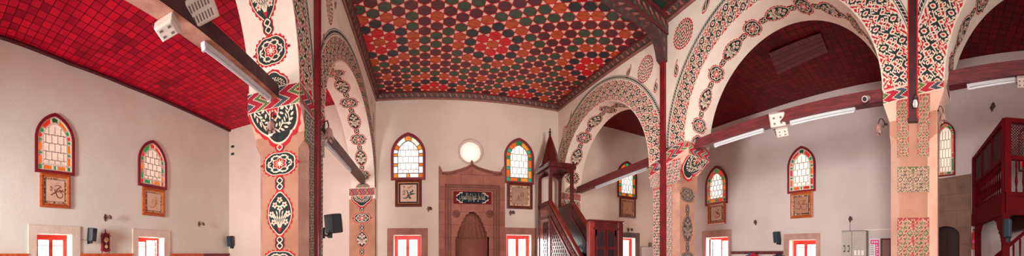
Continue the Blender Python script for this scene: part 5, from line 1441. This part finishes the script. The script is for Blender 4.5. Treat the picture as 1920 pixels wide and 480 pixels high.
# ------------------------------------------------------------------ minbar
M['wood'] = mat('pulpit_wood', (98,24,20), .32, (72,14,14), 5, .1, 16, stretch=(3,3,.6))
M['wood_dark'] = mat('pulpit_wood_dark', (40,9,10), .45, (28,6,8), 5)
M['wood_sheen'] = mat('pulpit_panel_sheen', (150,84,76), .22, (128,60,54), 6)  # panel colour lightened in place of window light reflected off the wood
M['wood_edge'] = mat('pulpit_edge', (144,42,32), .35, (114,28,24), 6)
x0, x1, y0, yk, y1 = 3.04, 3.70, 5.55, 7.66, 8.52
root = thing('pulpit', 'tall dark red wooden pulpit with canopy, stair rail and front door', 'minbar', (3.37, 7.0, 0), 0)
lo = lambda p: (p[0]-3.37, p[1]-7.0, p[2])
rail = lambda y: 2.95 + (y-yk)*.82        # top of the stair rail
def vplate(poly, xa, xb, m, name, parent=root, holes=()):
    """plate in the y-z plane"""
    k = MB(lambda p: lo((p[1], p[0], p[2]))); k.plate(poly, list(holes), xa, xb, 0); return k.build(name, m, parent)
for xa, xb, nm in ((x0, x0+.05, 'side_panel'), (x1-.05, x1, 'side_panel')):
    front = xa == x0
    sp = vplate([(y0,0),(y1,0),(y1,2.93),(yk,2.93),(yk-.02,rail(yk)-.45),(y0,rail(y0)-.45)], xa+.012, xb-.004, M['wood_sheen'] if front else M['wood'], nm)
    if front:
        # carved lattice of crossing bars
        k = MB(lo); xx = xa+.012
        inside = lambda y, z: (z < rail(y)-.42 and y < yk-.12 and z > .3) or (yk+.16 < y < y1-.3 and .3 < z < 2.45)
        cell = .17
        def seg(a, b2):
            m_ = ((a[0]+b2[0])/2, (a[1]+b2[1])/2)
            if inside(*a) and inside(*b2): k.bar((xx-.006,a[0],a[1]),(xx-.006,b2[0],b2[1]),.022,.02,up=(1,0,0))
        for i in range(-2, 26):
            for j in range(0, 20):
                y, z = y0+i*cell*.75, .2+j*cell
                seg((y,z),(y+cell*.375,z+cell*.5)); seg((y+cell*.375,z+cell*.5),(y+cell*.75,z+cell)); seg((y+cell*.75,z),(y+cell*.375,z+cell*.5)); seg((y+cell*.375,z+cell*.5),(y,z+cell))
                seg((y,z+cell*.25),(y+cell*.75,z+cell*.25)); seg((y+cell*.2,z),(y+cell*.2,z+cell)); seg((y,z+cell*.8),(y+cell*.75,z+cell*.8))
        k.build('lattice', M['wood'], sp)
        # frame members
        k = MB(lo)
        for ya, yb, za, zb in ((yk-.06,yk+.06,0,2.95),(y1-.07,y1,0,2.95),(yk,y1,2.80,2.95),(yk,y1,2.48,2.56),(y0,y1,.0,.24),(yk+.06,y1,1.2,1.26)):
            k.box(xa-.015,xa+.03,ya,yb,za,zb)
        k.box(xa-.005,xa+.02,(yk+y1)/2+.05,(yk+y1)/2+.08,.3,2.4)
        k.build('panel_frame', M['wood'], sp, bevel=.006)
for xa in (x0-.02, x1-.05):
    front = xa < x1-.1
    k = MB(lo); A, B = (xa+.035,yk,rail(yk)-.03), (xa+.035,y0,rail(y0)-.03)
    k.bar(A,B,.085,.07); k.build('stair_rail', M['wood_edge'], root, bevel=.008)
    k = MB(lo); A, B = (xa+.035,yk,rail(yk)-.22), (xa+.035,y0,rail(y0)-.22)
    k.bar(A,B,.03,.34); k.build('rail_panel', M['wood_dark' if front else 'wood'], root)
    k = MB(lo); A, B = (xa+.035,yk,rail(yk)-.42), (xa+.035,y0,rail(y0)-.42)
    k.bar(A,B,.06,.05); k.build('lower_rail', M['wood_edge'], root, bevel=.006)
    if front:
        k = MB(lo)
        for j in range(22):
            y = y0+.06+j*(yk-y0)/22; z = rail(y)-.2; k.bar((xa+.01,y,z-.1),(xa+.01,y+.09,z+.13),.014,.014,up=(1,0,0)); k.bar((xa+.01,y+.09,z-.04),(xa+.01,y,z+.05),.014,.014,up=(1,0,0))
        k.build('rail_carving', M['wood_sheen'], root)
k = MB(lo)
for j in range(9):
    ya = y0+.05 + j*(yk-y0-.05)/9; zt = .22 + j*.175; k.box(x0+.05,x1-.05,ya,ya+(yk-y0)/9+.02,zt-.175 if j else 0,zt)
k.box(x0+.05,x1-.05,yk,y1,1.72,1.80); k.build('steps', M['wood_dark'], root)
# canopy posts, roof, spire
for px_, py_ in ((x0+.03,yk+.03),(x0+.03,y1-.03),(x1-.03,yk+.03),(x1-.03,y1-.03)):
    k = MB(lo); k.box(px_-.04,px_+.04,py_-.04,py_+.04,2.9,3.86); k.build('post', M['wood'], root, bevel=.006)
k = MB(lo)
for ya in (yk+.0, y1-.06):
    k.hexa([(x,ya,z) for x, z in ((x0+.05,3.80),(x0+.05,3.62),(x0+.12,3.70),((x0+x1)/2,3.78),(x1-.12,3.70),(x1-.05,3.62),(x1-.05,3.80))],[(x,ya+.05,z) for x, z in ((x0+.05,3.80),(x0+.05,3.62),(x0+.12,3.70),((x0+x1)/2,3.78),(x1-.12,3.70),(x1-.05,3.62),(x1-.05,3.80))])
for xa in (x0, x1-.06):
    pr = ((yk+.05,3.80),(yk+.05,3.62),(yk+.13,3.70),((yk+y1)/2,3.78),(y1-.13,3.70),(y1-.05,3.62),(y1-.05,3.80))
    k.hexa([(xa,y,z) for y, z in pr],[(xa+.05,y,z) for y, z in pr])
k.build('arch_board', M['wood'], root)
k = MB(lo); k.box(x0-.06,x1+.06,yk-.06,y1+.05,3.80,3.88); k.box(x0-.03,x1+.03,yk-.03,y1+.03,3.88,3.93); k.build('canopy_roof', M['wood'], root, bevel=.008)
k = MB(lo); cx, cy = 3.26, 8.2; rs = []
for r, z in ((.31,3.93),(.30,3.97),(.21,4.25),(.10,4.58),(.02,4.80)): rs.append([(cx+r*math.cos(PI/8+i*PI/4), cy+r*math.sin(PI/8+i*PI/4), z) for i in range(8)])
k.rings(rs); k.build('spire', M['wood'], root)
k = MB(lo); k.lathe([(.02,4.78),(.035,4.81),(.015,4.84),(.04,4.88),(.012,4.92),(.02,4.95),(0,5.0)], (cx,cy,0), n=12); k.build('finial', M['wood_dark'], root, smooth=True)
# front door frame with two arched leaves
zt = CZ+.62
k = MB(lo); k.box(x0-.06,x0+.06,y0-.09,y0+.03,0,zt); k.build('door_post', M['wood_edge'], root, bevel=.006)
k = MB(lo); k.box(x1-.06,x1+.06,y0-.09,y0+.03,0,zt); k.build('door_post', M['wood'], root, bevel=.006)
k = MB(lo); k.plate([(x0+.06,1.2),(x1-.06,1.2),(x1-.06,zt),(x0+.06,zt)], [[((x0+x1)/2+.24*math.cos(a), 1.86 + (.0 if s else 0) + (.22*math.sin(a) if 0 < a < PI else -.6)) for s, a in [(0, PI*j/16) for j in range(1,16)]] + [((x0+x1)/2-.24,1.84),((x0+x1)/2-.24,1.25),((x0+x1)/2+.24,1.25),((x0+x1)/2+.24,1.84)]], y0-.06, y0, 0)
k.box(x0+.02,x1-.02,y0-.10,y0-.05,zt-.16,zt-.12); k.box(x0-.07,x1+.07,y0-.11,y0+.04,zt,zt+.03); k.build('door_head', M['wood'], root)
for s in (-1,1):
    xc = (x0+x1)/2; xa, xb = (xc-.245, xc-.004) if s < 0 else (xc+.004, xc+.245)
    k = MB(lo); k.box(xa,xb,y0-.045,y0-.025,.05,2.1); lf = k.build('door_leaf', M['wood_dark'], root)
    k = MB(lo)
    for u in (xa, xb-.04): k.box(u,u+.04,y0-.06,y0-.045,.05,2.1)
    for z in (.05,.7,1.3,1.68,2.02): k.box(xa,xb,y0-.058,y0-.045,z,z+.05)
    k.build('leaf_frame', M['wood'], lf)

# ------------------------------------------------------------------ balcony with stair
M['bal'] = mat('balcony_red', (106,6,14), .75, (88,6,12), 6, .08, 16, spec=.1)
M['bal_panel'] = mat('balcony_panel', (92,26,28), .5, (74,18,20), 20, spec=.2)
M['bal_dark'] = mat('balcony_dark', (62,6,10), .5, (48,4,8), 6, spec=.2)
W_ = Vector((6.82,-.75)); C_ = Vector((4.74,-.985)); E_ = Vector((4.62,-3.4))
root = thing('balcony', 'dark red wooden balcony with balusters and lattice screens', 'balcony', (C_.x, C_.y, 0), 0)
lo = lambda p: (p[0]-C_.x, p[1]-C_.y, p[2])
zb0, zb1, zt1 = CZ+.90, CZ+1.42, CZ+2.0
def face(A, B, npan, nbal, lattice, tag_):
    d = (B-A).normalized(); nrm = Vector((d.y,-d.x)); L = (B-A).length
    pt = lambda s, z, o=0.0: (A.x+d.x*s+nrm.x*o, A.y+d.y*s+nrm.y*o, z)
    k = MB(lo); k.bar(pt(0,zt1-.03),pt(L,zt1-.03),.09,.07); k.build('top_rail', M['bal'], root, bevel=.006)
    k = MB(lo); k.bar(pt(0,zb1),pt(L,zb1),.08,.06); k.build('middle_rail', M['bal'], root, bevel=.006)
    k = MB(lo); k.bar(pt(0,zb0-.03),pt(L,zb0-.03),.10,.08); k.build('bottom_rail', M['bal'], root, bevel=.006)
    k = MB(lo); k.bar(pt(0,zb0-.2),pt(L,zb0-.2),.12,.26); k.build('edge_beam', M['bal'], root)
    for j in range(nbal):
        s = (j+.5)*L/nbal; k = MB(lo); p = pt(s,0)
        k.lathe([(.014,zb0),(.018,zb0+.05),(.012,zb0+.08),(.026,zb0+.17),(.016,zb0+.26),(.013,zb0+.34),(.02,zb0+.40),(.014,zb1-.02)], (p[0],p[1],0), n=8); k.build('baluster', M['bal'], root, smooth=True)
    for j in range(npan+1):
        s = min(max(j*L/npan,.03),L-.03); k = MB(lo); p = pt(s,0); e = .05 if j in (0,npan) else .028
        k.box(p[0]-e,p[0]+e,p[1]-e,p[1]+e,zb0 if j in (0,npan) else zb1,zt1); k.build('post', M['bal'], root)
    for j in range(npan):
        s0, s1 = j*L/npan+.04, (j+1)*L/npan-.04
        k = MB(lo); st = .06
        u = -1.0
        while u < (s1-s0):
            for sg in (1,-1):
                a0_, a1_ = (u, u+(zt1-zb1-.1)) if sg > 0 else (u+(zt1-zb1-.1), u)
                za, zb_ = zb1+.03, zt1-.07
                # clip to the panel
                def cl(a, z_a, b, z_b):
                    W2 = s1-s0; pts = []
                    t0, t1 = 0, 1; dx = b-a
                    for lim, sign in ((0,1),(W2,-1)):
                        fa, fb = sign*(a-lim), sign*(b-lim)
                        if fa < 0 and fb < 0: return None
                        if fa < 0: t0 = max(t0, fa/(fa-fb))
                        if fb < 0: t1 = min(t1, fa/(fa-fb))
                    return None if t0 >= t1 else (a+dx*t0, z_a+(z_b-z_a)*t0, a+dx*t1, z_a+(z_b-z_a)*t1)
                c = cl(a0_, za, a1_, zb_)
                if c: k.bar(pt(s0+c[0],c[1]), pt(s0+c[2],c[3]), .012 if lattice else .02, .020 if lattice else .024, up=(nrm.x,nrm.y,0))
            u += .042 if lattice else .036
        if k.v: k.build('lattice_screen', M['bal_panel'], root)
    return pt
ptl = face(C_, W_, 3, 17, False, 'n'); face(C_, E_, 3, 22, True, 'w')
k = MB(lo); k.rings([[(C_.x,C_.y,zb0-.12),(W_.x,W_.y,zb0-.12),(5.9,-2.9,zb0-.12),(E_.x,E_.y,zb0-.12)],[(C_.x,C_.y,zb0-.04),(W_.x,W_.y,zb0-.04),(5.9,-2.9,zb0-.04),(E_.x,E_.y,zb0-.04)]]); k.build('platform', M['bal_dark'], root)
for p, e in ((C_, .055), (Vector((6.60,-.80)), .06)):
    k = MB(lo); k.box(p.x-e,p.x+e,p.y-e,p.y+e,0,zb0-.3); k.build('support_post', M['bal'], root, bevel=.006)
# bracket under the edge beam
d = (W_-C_).normalized()
k = MB(lo); q = [(0,zb0-.32),(.55,zb0-.32),(.46,zb0-.38),(.38,zb0-.40),(.30,zb0-.52),(.2,zb0-.56),(.12,zb0-.72),(0,zb0-.78)]
k.hexa([(C_.x+d.x*s-.02,C_.y+d.y*s-.03,z) for s, z in q],[(C_.x+d.x*s+.02,C_.y+d.y*s+.03,z) for s, z in q]); k.build('bracket', M['bal'], root)
Lw = (W_-C_).length
k = MB(lo); q = [(Lw-.22,zb0-.32),(Lw-.75,zb0-.32),(Lw-.6,zb0-.37),(Lw-.5,zb0-.46),(Lw-.34,zb0-.55),(Lw-.22,zb0-.66)]
k.hexa([(C_.x+d.x*s-.02,C_.y+d.y*s-.03,z) for s, z in q],[(C_.x+d.x*s+.02,C_.y+d.y*s+.03,z) for s, z in q]); k.build('bracket', M['bal'], root)
k = MB(lo); k.bar((C_.x+.1,C_.y-.5,zb0-.36),(W_.x-.1,W_.y-.55,zb0-.36),.14,.28); k.build('cross_beam', M['bal_dark'], root)
# stair behind the corner post
root = thing('balcony_stair', 'dark red stair rising under the balcony at the right edge', 'stairs', (5.5,-1.5,0), 0)
lo = lambda p: (p[0]-5.5, p[1]+1.5, p[2])
k = MB(lo); A, B = (5.35,-.75,1.38), (5.05,-2.35,2.75); k.bar(A,B,.07,.06); k.build('hand_rail', M['bal'], root)
A, B = Vector(A), Vector(B)
for j in range(15):
    p = A+(B-A)*((j+.5)/15); k = MB(lo); k.lathe([(.014,-.85),(.018,-.78),(.012,-.7),(.024,-.55),(.013,-.35),(.02,-.1),(.014,-.02)], (p.x,p.y,p.z), n=8); k.build('baluster', M['bal'], root, smooth=True)
k = MB(lo); k.bar((5.35,-.75,.48),(5.05,-2.35,1.85),.06,.26); k.build('stringer', M['bal_dark'], root)
for j in range(8):
    t = (j+.5)/8; p = A+(B-A)*t; k = MB(lo); k.box(p.x,p.x+.75,p.y-.14,p.y+.10,p.z-.82,p.z-.78); k.build('tread', M['bal_dark'], root)
# speaker on the balcony post
p = at(1890,428,4.62); speaker('black speaker on the balcony corner post above the stair', (C_.x+.05, C_.y-.06, p.z), -PI/2-.35, .13, .27, .14, 'teal_black', 'teal_grille', tilt=-.1)
DAYW = {(True, False): 170, (False, True): 170, (False, False): 150}
# ------------------------------------------------------------------ camera, light, view
cam = bpy.data.cameras.new('Camera'); co = bpy.data.objects.new('Camera', cam); COL.objects.link(co)
cam.type = 'PANO'; cam.panorama_type = 'CENTRAL_CYLINDRICAL'
cam.central_cylindrical_range_u_min = -PI/2; cam.central_cylindrical_range_u_max = PI/2
cam.central_cylindrical_range_v_min = -(480-Y0)/F; cam.central_cylindrical_range_v_max = Y0/F
cam.central_cylindrical_radius = 1.0
co.location = (0,0,CZ); co.rotation_euler = (PI/2, 0, -(960-XB)/F)
SC.camera = co
w = bpy.data.worlds.new('World'); SC.world = w; w.use_nodes = True
bg = w.node_tree.nodes['Background']; bg.inputs['Color'].default_value = (1.0,.96,.93,1); bg.inputs['Strength'].default_value = 1.9
def area(name, loc, target, sx, sy, power, col, spread=180):
    l = bpy.data.lights.new(name, 'AREA'); l.shape = 'RECTANGLE'; l.size = sx; l.size_y = sy; l.energy = power; l.color = col; l.spread = math.radians(spread)
    o = bpy.data.objects.new(name, l); COL.objects.link(o); o.location = loc
    o.rotation_euler = (Vector(target)-Vector(loc)).to_track_quat('-Z', 'Y').to_euler(); return o
# unseen wall behind the viewer, its openings invented to shape the incoming light
k = MB(); k.plate([(-6.7,0),(5.6,0),(5.6,6.4),(-6.7,6.4)], [[(a,.4),(b_,.4),(b_,3.6),(a,3.6)] for a, b_ in ((-4.9,-3.5),(.4,2.0),(3.1,4.6))], -4.45, -4.02)
tag(k.build('wall_front', M['plaster_back']), 'plastered wall behind the viewer, its three tall openings added for light', 'wall', kind='structure')
area('fill_south_left', (-4.2,-4.0,2.3), (-5.2,9,2.6), 1.2, 2.8, 125, (.94,1.0,1.0), 62)  # added lamp aimed past the near pillar to brighten the left aisle
area('fill_south_nave', (1.2,-4.0,2.1), (1.9,9,4.0), 1.2, 2.8, 92, (.97,1.0,.98), 66)  # added lamp to brighten the niche wall and nave ceiling
area('fill_south_right', (3.85,-4.0,2.1), (4.2,6,1.6), 1.4, 3.0, 8, (.95,1.0,.98), 120)  # added weak fill lamp for the right aisle
area('fill_west', (-6.0,-.7,2.0), (8,4.2,3.2), 2.4, 2.8, 150, (.95,1.0,1.0), 56)  # added lamp inside the left wall to brighten the right side
for q, (pl, s0, s1, st, i0, i1, it) in enumerate(LOW):     # daylight outside each lower window
    p = pl.pt((i0+i1)/2, .62, 1.75); t = pl.pt((i0+i1)/2, -3.0, .9)
    area('daylight_window', p, t, (i1-i0)*1.25, 1.9, DAYW[pl is LEFT, pl is BACK], (.96,1.0,.97))
SC.view_settings.view_transform = 'Standard'
try: SC.view_settings.look = 'None'
except Exception: pass
SC.view_settings.exposure = 0.3; SC.view_settings.gamma = 1.0
SC.view_settings.use_curve_mapping = False
SC.cycles.max_bounces = 8
try: SC.cycles.use_denoising = True
except Exception: pass
